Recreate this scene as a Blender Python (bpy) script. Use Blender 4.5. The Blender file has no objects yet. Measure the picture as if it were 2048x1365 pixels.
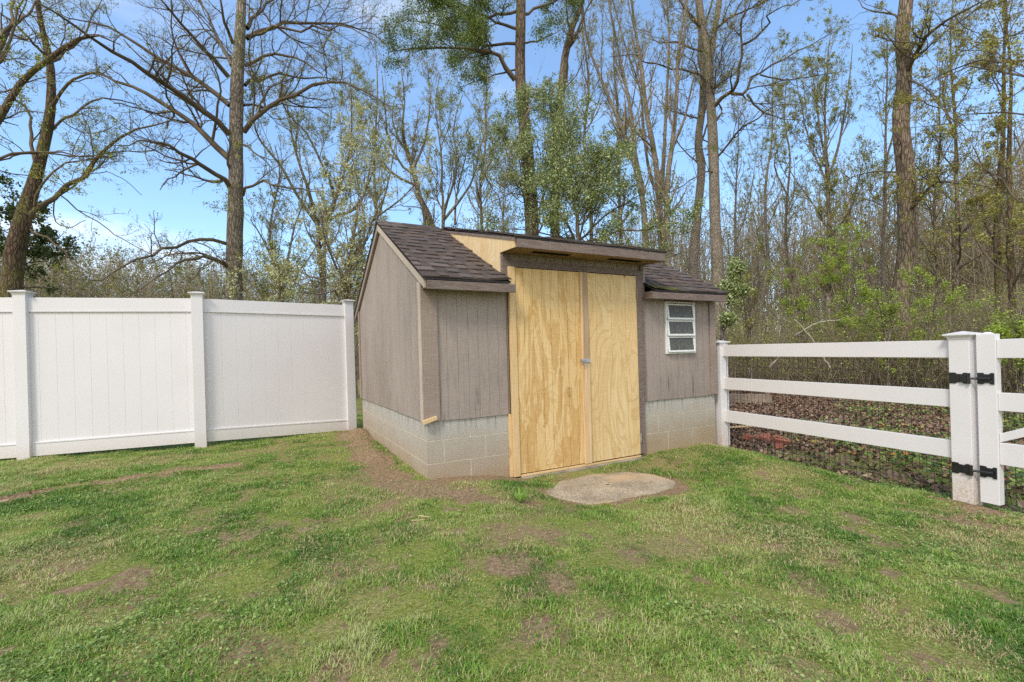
import bpy, math, random
import numpy as np
from mathutils import Matrix, Vector
C = bpy.context.scene
COL = C.collection
rad = math.radians
RNG = np.random.default_rng(7)

# ------------------------------------------------------------------ camera
cam_d = bpy.data.cameras.new('camera'); cam = bpy.data.objects.new('camera', cam_d); COL.objects.link(cam)
CAM = np.array([-1.2111, -3.9228, 1.1328])
CR = np.array([0.88379853, -0.46697629, -0.02886709]); CU = np.array([0.02552333, -0.01348587, 0.99958326]); CF = np.array([0.46717098, 0.884167, 0.0])
F = 924.9
cam.matrix_world = Matrix(((CR[0], CU[0], -CF[0], CAM[0]), (CR[1], CU[1], -CF[1], CAM[1]), (CR[2], CU[2], -CF[2], CAM[2]), (0, 0, 0, 1)))
cam_d.sensor_width = 36; cam_d.lens = 36 * F / 2048; cam_d.shift_y = 29.2 / 2048
cam_d.clip_start = 0.05; cam_d.clip_end = 3000
C.camera = cam

# ------------------------------------------------------------------ light
SUN_EL, SUN_AZ = rad(48), rad(236)      # azimuth clockwise from +Y: behind and left of the viewer
w = bpy.data.worlds.new('World'); C.world = w; w.use_nodes = True
w.cycles.sampling_method = 'MANUAL'; w.cycles.sample_map_resolution = 1024
nt = w.node_tree; nt.nodes.clear()
def N(t, ty, **kw):
    n = t.nodes.new(ty)
    for k, v in kw.items(): setattr(n, k, v)
    return n
out = N(nt, 'ShaderNodeOutputWorld')
hue_ = 0.497
sky = N(nt, 'ShaderNodeTexSky', sky_type='NISHITA', sun_disc=False, sun_elevation=SUN_EL, sun_rotation=SUN_AZ, air_density=1.0, dust_density=0.6, ozone_density=2.0)
bg = N(nt, 'ShaderNodeBackground'); bg.inputs[1].default_value = 0.15
hs = N(nt, 'ShaderNodeHueSaturation'); hs.inputs['Saturation'].default_value = 1.16; hs.inputs['Value'].default_value = 1.2; hs.inputs['Hue'].default_value = hue_
nt.links.new(sky.outputs[0], hs.inputs['Color']); nt.links.new(hs.outputs[0], bg.inputs[0])
bgc = N(nt, 'ShaderNodeBackground'); bgc.inputs[0].default_value = (0.93, 0.96, 1, 1); bgc.inputs[1].default_value = 0.86
tc = N(nt, 'ShaderNodeTexCoord')
sep = N(nt, 'ShaderNodeSeparateXYZ'); nt.links.new(tc.outputs['Generated'], sep.inputs[0])
def math_(t, op, a, b=None, clamp=False):
    m = N(t, 'ShaderNodeMath', operation=op, use_clamp=clamp)
    for i, v in enumerate((a, b)):
        if v is None: continue
        if isinstance(v, (int, float)): m.inputs[i].default_value = v
        else: t.links.new(v, m.inputs[i])
    return m.outputs[0]
zz = math_(nt, 'ADD', math_(nt, 'MAXIMUM', sep.outputs[2], 0.0), 0.22)
cmb = N(nt, 'ShaderNodeCombineXYZ')
nt.links.new(math_(nt, 'DIVIDE', sep.outputs[0], zz), cmb.inputs[0]); nt.links.new(math_(nt, 'DIVIDE', sep.outputs[1], zz), cmb.inputs[1])
cmb.inputs[2].default_value = 3.3
mp = N(nt, 'ShaderNodeMapping'); mp.inputs['Scale'].default_value = (0.85, 1.5, 1); mp.inputs['Rotation'].default_value = (0, 0, 0.45); nt.links.new(cmb.outputs[0], mp.inputs[0])
cn = N(nt, 'ShaderNodeTexNoise'); cn.inputs['Scale'].default_value = 1.0; cn.inputs['Detail'].default_value = 9; cn.inputs['Roughness'].default_value = 0.58; cn.inputs['Distortion'].default_value = 0.5
nt.links.new(mp.outputs[0], cn.inputs[0])
# cloud cover: thin and broken ahead, thickening towards the left (west) horizon; unseen cloud behind the viewer is added to whiten the fill light
behind = math_(nt, 'ADD', math_(nt, 'MULTIPLY', sep.outputs[0], -0.467), math_(nt, 'MULTIPLY', sep.outputs[1], -0.884))
leftd = math_(nt, 'ADD', math_(nt, 'MULTIPLY', sep.outputs[0], -0.884), math_(nt, 'MULTIPLY', sep.outputs[1], 0.467))
low = math_(nt, 'SUBTRACT', 0.45, sep.outputs[2])
cov = math_(nt, 'ADD', cn.outputs[0], math_(nt, 'MULTIPLY', math_(nt, 'MAXIMUM', math_(nt, 'ADD', behind, 0.25), 0.0), 0.42))
cov = math_(nt, 'ADD', cov, math_(nt, 'MULTIPLY', leftd, 0.08))
cov = math_(nt, 'ADD', cov, math_(nt, 'MULTIPLY', low, 0.19))
mr = N(nt, 'ShaderNodeMapRange', interpolation_type='SMOOTHSTEP'); mr.inputs[1].default_value = 0.50; mr.inputs[2].default_value = 0.86; mr.inputs[3].default_value = 0.08; mr.inputs[4].default_value = 0.92
nt.links.new(cov, mr.inputs[0])
mx = N(nt, 'ShaderNodeMixShader'); nt.links.new(mr.outputs[0], mx.inputs[0]); nt.links.new(bg.outputs[0], mx.inputs[1]); nt.links.new(bgc.outputs[0], mx.inputs[2]); nt.links.new(mx.outputs[0], out.inputs[0])
sd = bpy.data.lights.new('sun', 'SUN'); sun = bpy.data.objects.new('sun', sd); COL.objects.link(sun)
sd.energy = 1.5; sd.angle = rad(14); sd.color = (1, 0.93, 0.84)
sdir = Vector((math.sin(SUN_AZ) * math.cos(SUN_EL), math.cos(SUN_AZ) * math.cos(SUN_EL), math.sin(SUN_EL)))
sun.rotation_euler = sdir.to_track_quat('Z', 'Y').to_euler(); sun.location = (-20, -20, 30)
C.view_settings.view_transform = 'Standard'; C.view_settings.look = 'None'; C.view_settings.exposure = 0.74; C.view_settings.gamma = 1
C.cycles.max_bounces = 5; C.cycles.diffuse_bounces = 3; C.cycles.glossy_bounces = 2; C.cycles.transmission_bounces = 3; C.cycles.use_denoising = False

# ------------------------------------------------------------------ helpers
def ray(x, y):
    return CF * F + CR * (x - 1024) - CU * (y - 711.7)
def at(x, y, D):
    """point on the sight line through photo pixel (x, y) at D metres of level distance"""
    d = ray(x, y); return CAM + d * (D / math.hypot(d[0], d[1]))

def smooth(t): t = np.clip(t, 0, 1); return t * t * (3 - 2 * t)
_grid = np.random.default_rng(3).random((64, 64))
def vnoise(x, y, s):
    x = np.asarray(x, float) * s + 1000.3; y = np.asarray(y, float) * s + 1000.7
    i = np.floor(x).astype(int); j = np.floor(y).astype(int); fx = x - i; fy = y - j; fx = fx * fx * (3 - 2 * fx); fy = fy * fy * (3 - 2 * fy)
    g = lambda a, b: _grid[a % 64, b % 64]
    return (g(i, j) * (1 - fx) + g(i + 1, j) * fx) * (1 - fy) + (g(i, j + 1) * (1 - fx) + g(i + 1, j + 1) * fx) * fy
def fbm(x, y, s): return vnoise(x, y, s) * .5 + vnoise(x + 7.1, y + 3.3, s * 2.1) * .3 + vnoise(x - 4.7, y + 9.2, s * 4.3) * .2
def segdist(x, y, pts):
    d = np.full(np.shape(x), 1e9)
    for (ax, ay), (bx, by) in zip(pts[:-1], pts[1:]):
        L = (bx - ax) ** 2 + (by - ay) ** 2 + 1e-9
        t = np.clip(((x - ax) * (bx - ax) + (y - ay) * (by - ay)) / L, 0, 1)
        d = np.minimum(d, np.hypot(x - ax - t * (bx - ax), y - ay - t * (by - ay)))
    return d
def gz(x, y):
    """ground height"""
    x = np.asarray(x, float); y = np.asarray(y, float)
    z = 0.08 - 0.085 * smooth(x / 1.1) - 0.12 * smooth((x - 3.3) / 0.75) - 0.10 * smooth(-y / 2.4) * smooth((x - 1.0) / 2.2) * (x < 30)
    z = z - 0.03 * smooth((-y + 0.5) / 3) * smooth((1.0 - x) / 3)
    z = z - 0.04 * smooth((x - .55) / .35) * smooth((2.75 - x) / .4) * smooth((y + 1.5) / .6) * smooth((.6 - y) / .3)
    d = np.hypot(x - CAM[0], y - CAM[1])
    z = z + 0.035 * (fbm(x, y, 0.8) - .5) + 0.012 * (fbm(x + 30, y, 4.0) - .5)
    z = z + 0.75 * smooth((d - 13) / 16) * smooth((x - 2.0 - 0.2 * y) / 6)          # the wood stands on a low bank
    # slab and sill bedding, mound at the fence end, soil heap along the shed's side, post mound
    z = z + 0.05 * np.exp(-((x + .10) ** 2 + (y - 2.75) ** 2) / 0.05) * (x < 0) + 0.05 * np.exp(-segdist(x, y, [(-.2, 1.2), (-.12, 2.8)]) ** 2 / 0.02) * (x < 0.0)
    z = z + 0.03 * np.exp(-((x - 3.5) ** 2 + (y + 2.35) ** 2) / 0.06)
    tr = segdist(x, y, TRENCH); z = z - 0.03 * np.exp(-tr ** 2 / 0.006) + 0.03 * np.exp(-(tr - .13) ** 2 / 0.004)
    return z
TRENCH = [(-4.6, 0.75), (-3.6, 1.05), (-3.13, 1.26), (-2.85, 1.5), (-2.4, 1.52), (-2.03, 1.6), (-1.57, 1.52)]
def soil(x, y):
    """1 where the soil is bare"""
    n = fbm(x, y, 1.7); n2 = fbm(x + 13, y - 5, 6.0)
    s = np.zeros(np.shape(x))
    def add(d, rr, k=1.0):
        nonlocal s
        s = np.maximum(s, k * np.clip(1.35 - d / rr + (n2 - .5) * 1.6, 0, 1))
    add(segdist(x, y, TRENCH), 0.13, 1.1)
    add(segdist(x, y, [(-2.0, 1.62), (-1.75, 1.55)]), 0.14)
    add(segdist(x, y, [(-.15, 3.2), (-.2, 2.6), (-.22, 1.8), (-.25, 1.0), (-.30, .4), (-.25, -.2), (.1, -.5)]), 0.24, .92)
    add(segdist(x, y, [(-.1, -.35), (.2, -.75), (.45, -1.0)]), 0.17, .8)
    add(segdist(x, y, [(.0, -.12), (.8, -.12)]), 0.13)
    add(segdist(x, y, [(.75, -.5), (.85, -.75), (1.05, -1.0), (1.4, -1.12), (1.7, -1.1), (1.95, -1.0), (2.06, -.8)]), 0.10)
    add(np.hypot(x - .95, y + .72), 0.22)
    add(segdist(x, y, [(3.52, -2.3), (3.4, -2.5), (3.1, -2.5)]), 0.15, .95)
    add(segdist(x, y, [(2.9, -2.25), (3.1, -2.7)]), 0.13, .75)
    add(np.hypot(x - 3.84, y + .05), 0.17)
    for (px_, py_, r_, k_) in ((-.14, -1.85, .16, .8), (-.05, -2.1, .12, .9), (-.33, -2.4, .14, .8), (-.04, -2.45, .1, .6), (-1.85, -1.0, .22, .7), (-1.35, -1.85, .25, .6), (-1.15, -.6, .2, .55), (1.32, -2.28, .12, .7), (1.55, -2.45, .12, .8), (1.08, -2.6, .14, .7), (.8, -2.85, .12, .7), (-.5, -.6, .25, .6), (-.9, -1.4, .25, .5), (.2, -1.6, .2, .6), (-2.2, -.6, .2, .6), (-2.4, .2, .22, .55), (.5, -2.0, .18, .5), (2.1, -1.9, .13, .7), (2.35, -2.2, .12, .7), (-1.7, -2.0, .2, .7)):
        add(np.hypot(x - px_, y - py_), r_, k_)
    s = np.maximum(s, np.clip((fbm(x - 9, y + 21, 2.6) - .65) * 5, 0, .5))
    s = np.maximum(s, np.clip((fbm(x + 17, y - 23, 5.0) - .67) * 7, 0, .6)); s = np.maximum(s, np.clip((fbm(x + 3, y + 29, 11.0) - .66) * 9, 0, .7))
    return s
def leafy(x, y):
    """1 where fallen leaves cover the ground"""
    edge = 3.75 + 0.35 * (fbm(x, y, 1.2) - .5)
    a = smooth((x - edge) / 0.35)
    # strip of lawn right behind the nearer half of the rail fence
    lawn = smooth((2.6 - (x - 3.7)) / 1.4) * smooth((0.0 - y + (fbm(x, y, .9) - .5) * 1.2 - .20 * (x - 3.7)) / 0.8)
    a = a * (1 - .9 * lawn)
    far = smooth((np.hypot(x - CAM[0], y - CAM[1]) - 9) / 3) * smooth((x - 3.2) / 1)
    return np.clip(np.maximum(a, far), 0, 1)

# materials ---------------------------------------------------------
def srgb(r, g, b):
    f = lambda c: (c / 255 / 12.92) if c <= 10 else ((c / 255 + .055) / 1.055) ** 2.4
    return (f(r), f(g), f(b), 1)
def ramp(t, fac, stops, interp='LINEAR'):
    r = N(t, 'ShaderNodeValToRGB'); cr = r.color_ramp; cr.interpolation = interp
    while len(cr.elements) < len(stops): cr.elements.new(0.5)
    for e, (p, c) in zip(cr.elements, stops): e.position = p; e.color = c if len(c) == 4 else (*c, 1)
    t.links.new(fac, r.inputs[0]); return r.outputs[0]
def new_mat(name, rough=0.8, spec=0.3):
    m = bpy.data.materials.new(name); m.use_nodes = True; t = m.node_tree; p = t.nodes['Principled BSDF']
    p.inputs['Roughness'].default_value = rough; p.inputs['Specular IOR Level'].default_value = spec
    return m, t, p
def noise(t, scale=(1, 1, 1), s=1.0, detail=4, rough=.55, dist=0.0, coord='Object', rot=(0, 0, 0), loc=(0, 0, 0)):
    tc_ = N(t, 'ShaderNodeTexCoord'); mp_ = N(t, 'ShaderNodeMapping'); mp_.inputs['Scale'].default_value = scale; mp_.inputs['Rotation'].default_value = rot; mp_.inputs['Location'].default_value = loc
    n = N(t, 'ShaderNodeTexNoise'); n.inputs['Scale'].default_value = s; n.inputs['Detail'].default_value = detail; n.inputs['Roughness'].default_value = rough; n.inputs['Distortion'].default_value = dist
    t.links.new(tc_.outputs[coord], mp_.inputs[0]); t.links.new(mp_.outputs[0], n.inputs[0]); return n.outputs[0]
def mix(t, fac, a, b, mode='MIX'):
    m = N(t, 'ShaderNodeMix', data_type='RGBA', blend_type=mode)
    for i, v in ((0, fac), (6, a), (7, b)):
        if isinstance(v, (int, float)): m.inputs[i].default_value = v
        elif isinstance(v, tuple): m.inputs[i].default_value = v if len(v) == 4 else (*v, 1)
        else: t.links.new(v, m.inputs[i])
    return m.outputs[2]
def bump(t, p, h, strength=.3, dist=.01):
    b = N(t, 'ShaderNodeBump'); b.inputs['Strength'].default_value = strength; b.inputs['Distance'].default_value = dist
    t.links.new(h, b.inputs['Height']); t.links.new(b.outputs[0], p.inputs['Normal'])
def simple(name, c1, c2, scale=(1, 1, 1), s=5, rough=.8, bs=.2, bd=.005, bscale=60, spec=.3, metal=0):
    m, t, p = new_mat(name, rough, spec); p.inputs['Metallic'].default_value = metal
    t.links.new(ramp(t, noise(t, scale, s, 6), [(.3, c1), (.7, c2)]), p.inputs['Base Color'])
    if bs: bump(t, p, noise(t, scale, bscale, 3), bs, bd)
    return m
def siding_mat(name, base, dirt=True):
    m, t, p = new_mat(name, .9, .15)
    big = noise(t, (1, 1, .5), 1.6, 5)
    col = ramp(t, big, [(.3, tuple(c * .76 for c in base[:3])), (.5, base), (.7, tuple(c * 1.14 for c in base[:3]))])
    saw = noise(t, (14, 14, 160), 1.0, 3, .7)              # rough sawn ticks across the grain
    grain = noise(t, (90, 90, 5), 1.0, 4, .6)
    col = mix(t, ramp(t, saw, [(.35, (0, 0, 0)), (.7, (.75, .75, .75))]), col, mix(t, .5, col, (.46, .42, .38)))
    col = mix(t, ramp(t, grain, [(.50, (0, 0, 0)), (.75, (.55, .55, .55))]), col, mix(t, .55, col, (.10, .075, .06)))
    if dirt:
        st = noise(t, (30, 30, 2.2), 1.0, 3, .5, loc=(3, 1, 2))
        tcz = N(t, 'ShaderNodeTexCoord'); sz = N(t, 'ShaderNodeSeparateXYZ'); t.links.new(tcz.outputs['Object'], sz.inputs[0])
        lowz = N(t, 'ShaderNodeMapRange'); lowz.inputs[1].default_value = 1.05; lowz.inputs[2].default_value = .58; t.links.new(sz.outputs[2], lowz.inputs[0])
        fac = math_(t, 'MULTIPLY', ramp(t, st, [(.62, (0, 0, 0)), (.74, (.8, .8, .8))]), lowz.outputs[0])
        col = mix(t, fac, col, (.035, .028, .022))
        pk = noise(t, (8, 8, 3), 1.0, 5, .7, loc=(9, 4, 1))
        col = mix(t, ramp(t, pk, [(.60, (0, 0, 0)), (.78, (.55, .55, .55))]), col, (.42, .39, .36))
    t.links.new(col, p.inputs['Base Color'])
    b1 = math_(t, 'ADD', math_(t, 'MULTIPLY', saw, .7), grain)
    bump(t, p, b1, .55, .006)
    return m
def ply_mat(name, light=(.76, .54, .26), dark=(.56, .33, .11), seed=0.0, flame=1.0, wavy=1.0):
    """new softwood plywood: sapwood with dark flame figure, wavy growth lines, rough sawn ticks, knots"""
    m, t, p = new_mat(name, .75, .2)
    tc_ = N(t, 'ShaderNodeTexCoord'); sp = N(t, 'ShaderNodeSeparateXYZ'); t.links.new(tc_.outputs['Object'], sp.inputs[0])
    warp = noise(t, (2.6, 2.6, .9), 1.0, 2, .45, .6, loc=(seed, seed, seed))
    rings = math_(t, 'SINE', math_(t, 'ADD', math_(t, 'MULTIPLY', sp.outputs[0], 60.0), math_(t, 'MULTIPLY', warp, 95.0)))
    r01 = math_(t, 'ADD', math_(t, 'MULTIPLY', rings, .5), .5)
    patch = noise(t, (6.5, 6.5, 1.15), 1.0, 4, .55, 1.6, loc=(seed, 2, 5 + seed))
    base = mix(t, ramp(t, noise(t, (2, 2, .6), 1.0, 3, loc=(seed, 7, 1)), [(.35, (0, 0, 0)), (.65, (1, 1, 1))]), light, tuple(c * k for c, k in zip(light, (.93, .88, .78))))
    tan = dark
    col = mix(t, math_(t, 'MULTIPLY', ramp(t, patch, [(.49, (0, 0, 0)), (.525, (1, 1, 1)), (.60, (.55, .55, .55)), (.63, (1, 1, 1)), (.8, (.8, .8, .8))]), flame), base, tan)
    col = mix(t, math_(t, 'MULTIPLY', ramp(t, r01, [(.70, (0, 0, 0)), (.95, (1, 1, 1))]), wavy), col, tan)
    saw = noise(t, (9, 9, 110), 1.0, 3, .7)
    col = mix(t, ramp(t, saw, [(.5, (0, 0, 0)), (.8, (.4, .4, .4))]), col, (.84, .68, .40))
    col = mix(t, ramp(t, noise(t, (7, 7, 150), 1.0, 3, .7, loc=(2, 9, 4)), [(.58, (0, 0, 0)), (.8, (.5, .5, .5))]), col, tuple(c * .8 for c in dark))
    fine = noise(t, (110, 110, 3), 1.0, 3, .6)
    col = mix(t, ramp(t, fine, [(.54, (0, 0, 0)), (.8, (.5, .5, .5))]), col, tuple(c * .6 for c in dark))
    vo = N(t, 'ShaderNodeTexVoronoi'); mpv = N(t, 'ShaderNodeMapping'); mpv.inputs['Scale'].default_value = (2.6, 2.6, 1.5); mpv.inputs['Location'].default_value = (seed, 0, seed)
    t.links.new(tc_.outputs['Object'], mpv.inputs[0]); t.links.new(mpv.outputs[0], vo.inputs[0]); vo.inputs['Scale'].default_value = 1.0
    col = mix(t, ramp(t, vo.outputs['Distance'], [(.0, (1, 1, 1)), (.03, (.9, .9, .9)), (.05, (.1, .1, .1)), (.075, (.6, .6, .6)), (.10, (0, 0, 0))]), col, (.30, .15, .05))
    t.links.new(col, p.inputs['Base Color'])
    bump(t, p, math_(t, 'ADD', saw, fine), .3, .003)
    return m
def block_mat():
    m, t, p = new_mat('concrete_block', .95, .1)
    sp = noise(t, (1, 1, 1), 130, 3, .8)
    col = ramp(t, sp, [(.34, srgb(130, 128, 120)), (.5, srgb(184, 178, 168)), (.64, srgb(213, 207, 196))])
    tcz = N(t, 'ShaderNodeTexCoord'); sz = N(t, 'ShaderNodeSeparateXYZ'); t.links.new(tcz.outputs['Object'], sz.inputs[0])
    mz = N(t, 'ShaderNodeMapRange'); mz.inputs[1].default_value = .52; mz.inputs[2].default_value = .05
    t.links.new(math_(t, 'ADD', sz.outputs[2], math_(t, 'MULTIPLY', math_(t, 'SUBTRACT', noise(t, (1, 1, 1), 4, 4), .5), .35)), mz.inputs[0])
    col = mix(t, math_(t, 'MULTIPLY', mz.outputs[0], .95), col, mix(t, .75, col, srgb(226, 196, 150), 'MULTIPLY'))
    drip = noise(t, (28, 28, 1.5), 1.0, 3, .6)
    topz = N(t, 'ShaderNodeMapRange'); topz.inputs[1].default_value = .42; topz.inputs[2].default_value = .58; t.links.new(sz.outputs[2], topz.inputs[0])
    col = mix(t, math_(t, 'MULTIPLY', topz.outputs[0], ramp(t, drip, [(.5, (0, 0, 0)), (.68, (.75, .75, .75))])), col, srgb(105, 108, 106))
    t.links.new(col, p.inputs['Base Color']); bump(t, p, sp, .8, .004)
    return m
def shingle_mat():
    m, t, p = new_mat('asphalt_shingle', .95, .1)
    a = N(t, 'ShaderNodeAttribute', attribute_name='tint')
    gr = noise(t, (1, 1, 1), 220, 2, .8)
    col = ramp(t, a.outputs['Fac'], [(0, srgb(56, 48, 44)), (.35, srgb(80, 68, 61)), (.6, srgb(96, 81, 71)), (.85, srgb(80, 76, 75)), (1, srgb(116, 100, 90))])
    col = mix(t, ramp(t, gr, [(.4, (0, 0, 0)), (.7, (.6, .6, .6))]), col, srgb(140, 128, 120))
    col = mix(t, ramp(t, noise(t, (1, 1, 1), 2.2, 5), [(.4, (0, 0, 0)), (.8, (.5, .5, .5))]), col, srgb(70, 66, 62))
    ms = N(t, 'ShaderNodeAttribute', attribute_name='moss')
    col = mix(t, math_(t, 'MULTIPLY', ms.outputs['Fac'], ramp(t, noise(t, (1, 1, 1), 45, 3), [(.42, (0, 0, 0)), (.55, (1, 1, 1))])), col, srgb(112, 118, 40))
    t.links.new(col, p.inputs['Base Color']); bump(t, p, gr, .6, .003)
    return m
def bark_mat(name, c1, c2, moss=0.0, mosscol=(.14, .17, .03), zs=3.0, s=22):
    m, t, p = new_mat(name, .95, .1)
    tc_ = N(t, 'ShaderNodeTexCoord'); mp_ = N(t, 'ShaderNodeMapping'); mp_.inputs['Scale'].default_value = (1, 1, 1 / zs / 1.5); t.links.new(tc_.outputs['Object'], mp_.inputs[0])
    vo = N(t, 'ShaderNodeTexVoronoi', feature='DISTANCE_TO_EDGE'); vo.inputs['Scale'].default_value = s
    wn = N(t, 'ShaderNodeTexNoise'); wn.inputs['Scale'].default_value = 9; wn.inputs['Detail'].default_value = 4; t.links.new(mp_.outputs[0], wn.inputs[0])
    vm = N(t, 'ShaderNodeVectorMath', operation='ADD'); sc = N(t, 'ShaderNodeVectorMath', operation='SCALE'); sc.inputs['Scale'].default_value = .10
    t.links.new(wn.outputs['Color'], sc.inputs[0]); t.links.new(mp_.outputs[0], vm.inputs[0]); t.links.new(sc.outputs[0], vm.inputs[1]); t.links.new(vm.outputs[0], vo.inputs[0])
    ridge = ramp(t, vo.outputs['Distance'], [(0, (0, 0, 0)), (.18, (1, 1, 1))])
    col = mix(t, ridge, tuple(c * .45 for c in c1[:3]), ramp(t, noise(t, (1, 1, .4), 5, 6), [(.3, c1), (.7, c2)]))
    if moss:
        col = mix(t, ramp(t, noise(t, (1, 1, .6), 3.2, 6, .65), [(.55 - moss * .2, (0, 0, 0)), (.72 - moss * .2, (.85, .85, .85))]), col, mosscol)
    t.links.new(col, p.inputs['Base Color']); bump(t, p, math_(t, 'ADD', ridge, noise(t, (1, 1, .5), 60, 3)), .8, .02)
    return m
def tint_mat(name, stops, rough=.7, trans=.35, spec=.25):
    """leaf or blade material: natural leaf-to-leaf colour from a per-leaf value, light shining through"""
    m = bpy.data.materials.new(name); m.use_nodes = True; t = m.node_tree; p = t.nodes['Principled BSDF']
    p.inputs['Roughness'].default_value = rough; p.inputs['Specular IOR Level'].default_value = spec
    a = N(t, 'ShaderNodeAttribute', attribute_name='tint')
    col = ramp(t, a.outputs['Fac'], stops); t.links.new(col, p.inputs['Base Color'])
    if trans:
        tr = N(t, 'ShaderNodeBsdfTranslucent'); t.links.new(col, tr.inputs[0])
        ms = N(t, 'ShaderNodeMixShader'); ms.inputs[0].default_value = trans
        t.links.new(p.outputs[0], ms.inputs[1]); t.links.new(tr.outputs[0], ms.inputs[2]); t.links.new(ms.outputs[0], t.nodes['Material Output'].inputs[0])
    return m

# objects -----------------------------------------------------------
def tag(o, label=None, cat=None, group=None, kind=None):
    for k, v in (('label', label), ('category', cat), ('group', group), ('kind', kind)):
        if v: o[k] = v
    return o
def thing(name, label, cat, loc=(0, 0, 0), group=None):
    o = bpy.data.objects.new(name, None); COL.objects.link(o); o.location = loc; o.empty_display_size = .1
    return tag(o, label, cat, group)
def link(name, me, parent=None, mats=()):
    o = bpy.data.objects.new(name, me); COL.objects.link(o)
    if parent is not None: o.parent = parent
    for m in mats: me.materials.append(m)
    return o
class MB:
    """collects solid pieces into one mesh; coordinates are world minus origin"""
    def __init__(s, origin=(0, 0, 0)): s.v = []; s.f = []; s.m = []; s.o = Vector(origin); s.T = Matrix.Identity(4); s.tint = []; s.moss = []
    def add(s, vs, fs, mi=0, tint=0.5, moss=0.0):
        n = len(s.v)
        for p in vs: s.v.append(tuple((s.T @ Vector(p)) - s.o)); s.tint.append(tint); s.moss.append(moss)
        for q in fs: s.f.append([n + i for i in q]); s.m.append(mi)
        return s
    def hexa(s, p, mi=0, **k):      # p: bottom 4 ccw, top 4 ccw
        return s.add(p, [(3, 2, 1, 0), (4, 5, 6, 7), (0, 1, 5, 4), (1, 2, 6, 5), (2, 3, 7, 6), (3, 0, 4, 7)], mi, **k)
    def box(s, x0, x1, y0, y1, z0, z1, mi=0, **k):
        return s.hexa([(x0, y0, z0), (x1, y0, z0), (x1, y1, z0), (x0, y1, z0), (x0, y0, z1), (x1, y0, z1), (x1, y1, z1), (x0, y1, z1)], mi, **k)
    def prism(s, poly, axis, a, b, mi=0, **k):
        """poly in the two other axes (in order), extruded along axis from a to b"""
        def P(u, v, w): return {'x': (w, u, v), 'y': (u, w, v), 'z': (u, v, w)}[axis]
        n = len(poly); vs = [P(u, v, a) for u, v in poly] + [P(u, v, b) for u, v in poly]
        return s.add(vs, [tuple(range(n - 1, -1, -1)), tuple(range(n, 2 * n))] + [(i, (i + 1) % n, n + (i + 1) % n, n + i) for i in range(n)], mi, **k)
    def frust(s, cx, cy, r0, z0, r1, z1, mi=0):
        return s.hexa([(cx - r0, cy - r0, z0), (cx + r0, cy - r0, z0), (cx + r0, cy + r0, z0), (cx - r0, cy + r0, z0), (cx - r1, cy - r1, z1), (cx + r1, cy - r1, z1), (cx + r1, cy + r1, z1), (cx - r1, cy + r1, z1)], mi)
    def tube(s, pts, r, n=8, mi=0):
        pts = [Vector(p) for p in pts]; vs = []; fs = []
        for i, p in enumerate(pts):
            t = (pts[min(i + 1, len(pts) - 1)] - pts[max(i - 1, 0)]).normalized()
            a = t.cross(Vector((.3, .2, 1)) if abs(t.z) < .9 else Vector((1, 0, 0))).normalized(); b = t.cross(a)
            for k in range(n):
                th = 2 * math.pi * k / n; vs.append(p + (a * math.cos(th) + b * math.sin(th)) * r)
        for i in range(len(pts) - 1):
            for k in range(n): fs.append((i * n + k, i * n + (k + 1) % n, (i + 1) * n + (k + 1) % n, (i + 1) * n + k))
        fs.append(tuple(range(n - 1, -1, -1))); fs.append(tuple((len(pts) - 1) * n + k for k in range(n)))
        return s.add(vs, fs, mi)
    def build(s, name, mats, parent=None, bevel=0, attr=False, fix=True):
        me = bpy.data.meshes.new(name); me.from_pydata(s.v, [], s.f)
        if not isinstance(mats, (list, tuple)): mats = [mats]
        for m in mats: me.materials.append(m)
        me.polygons.foreach_set('material_index', s.m)
        if attr:
            a = me.attributes.new('tint', 'FLOAT', 'POINT'); a.data.foreach_set('value', s.tint)
            a = me.attributes.new('moss', 'FLOAT', 'POINT'); a.data.foreach_set('value', s.moss)
        if fix:
            import bmesh
            b = bmesh.new(); b.from_mesh(me); bmesh.ops.recalc_face_normals(b, faces=b.faces); b.to_mesh(me); b.free()
        me.update(); o = link(name, me, parent)
        if bevel:
            md = o.modifiers.new('Bevel', 'BEVEL'); md.width = bevel; md.segments = 2; md.limit_method = 'ANGLE'; md.angle_limit = rad(40)
        return o
def mesh_np(name, V, Fq, parent=None, mats=(), tint=None, smooth_=False):
    """fast mesh of equal-sided faces from arrays"""
    me = bpy.data.meshes.new(name); nf, k = Fq.shape
    me.vertices.add(len(V)); me.vertices.foreach_set('co', np.ascontiguousarray(V, dtype=np.float32).ravel())
    me.loops.add(nf * k); me.loops.foreach_set('vertex_index', np.ascontiguousarray(Fq, dtype=np.int32).ravel())
    me.polygons.add(nf); me.polygons.foreach_set('loop_start', np.arange(0, nf * k, k, dtype=np.int32))
    try: me.polygons.foreach_set('loop_total', np.full(nf, k, dtype=np.int32))
    except Exception: pass
    if smooth_: me.polygons.foreach_set('use_smooth', np.ones(nf, dtype=bool))
    if tint is not None:
        a = me.attributes.new('tint', 'FLOAT', 'POINT'); a.data.foreach_set('value', np.ascontiguousarray(tint, dtype=np.float32))
    me.update(calc_edges=True); me.validate() if False else None
    return link(name, me, parent, mats)

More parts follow.
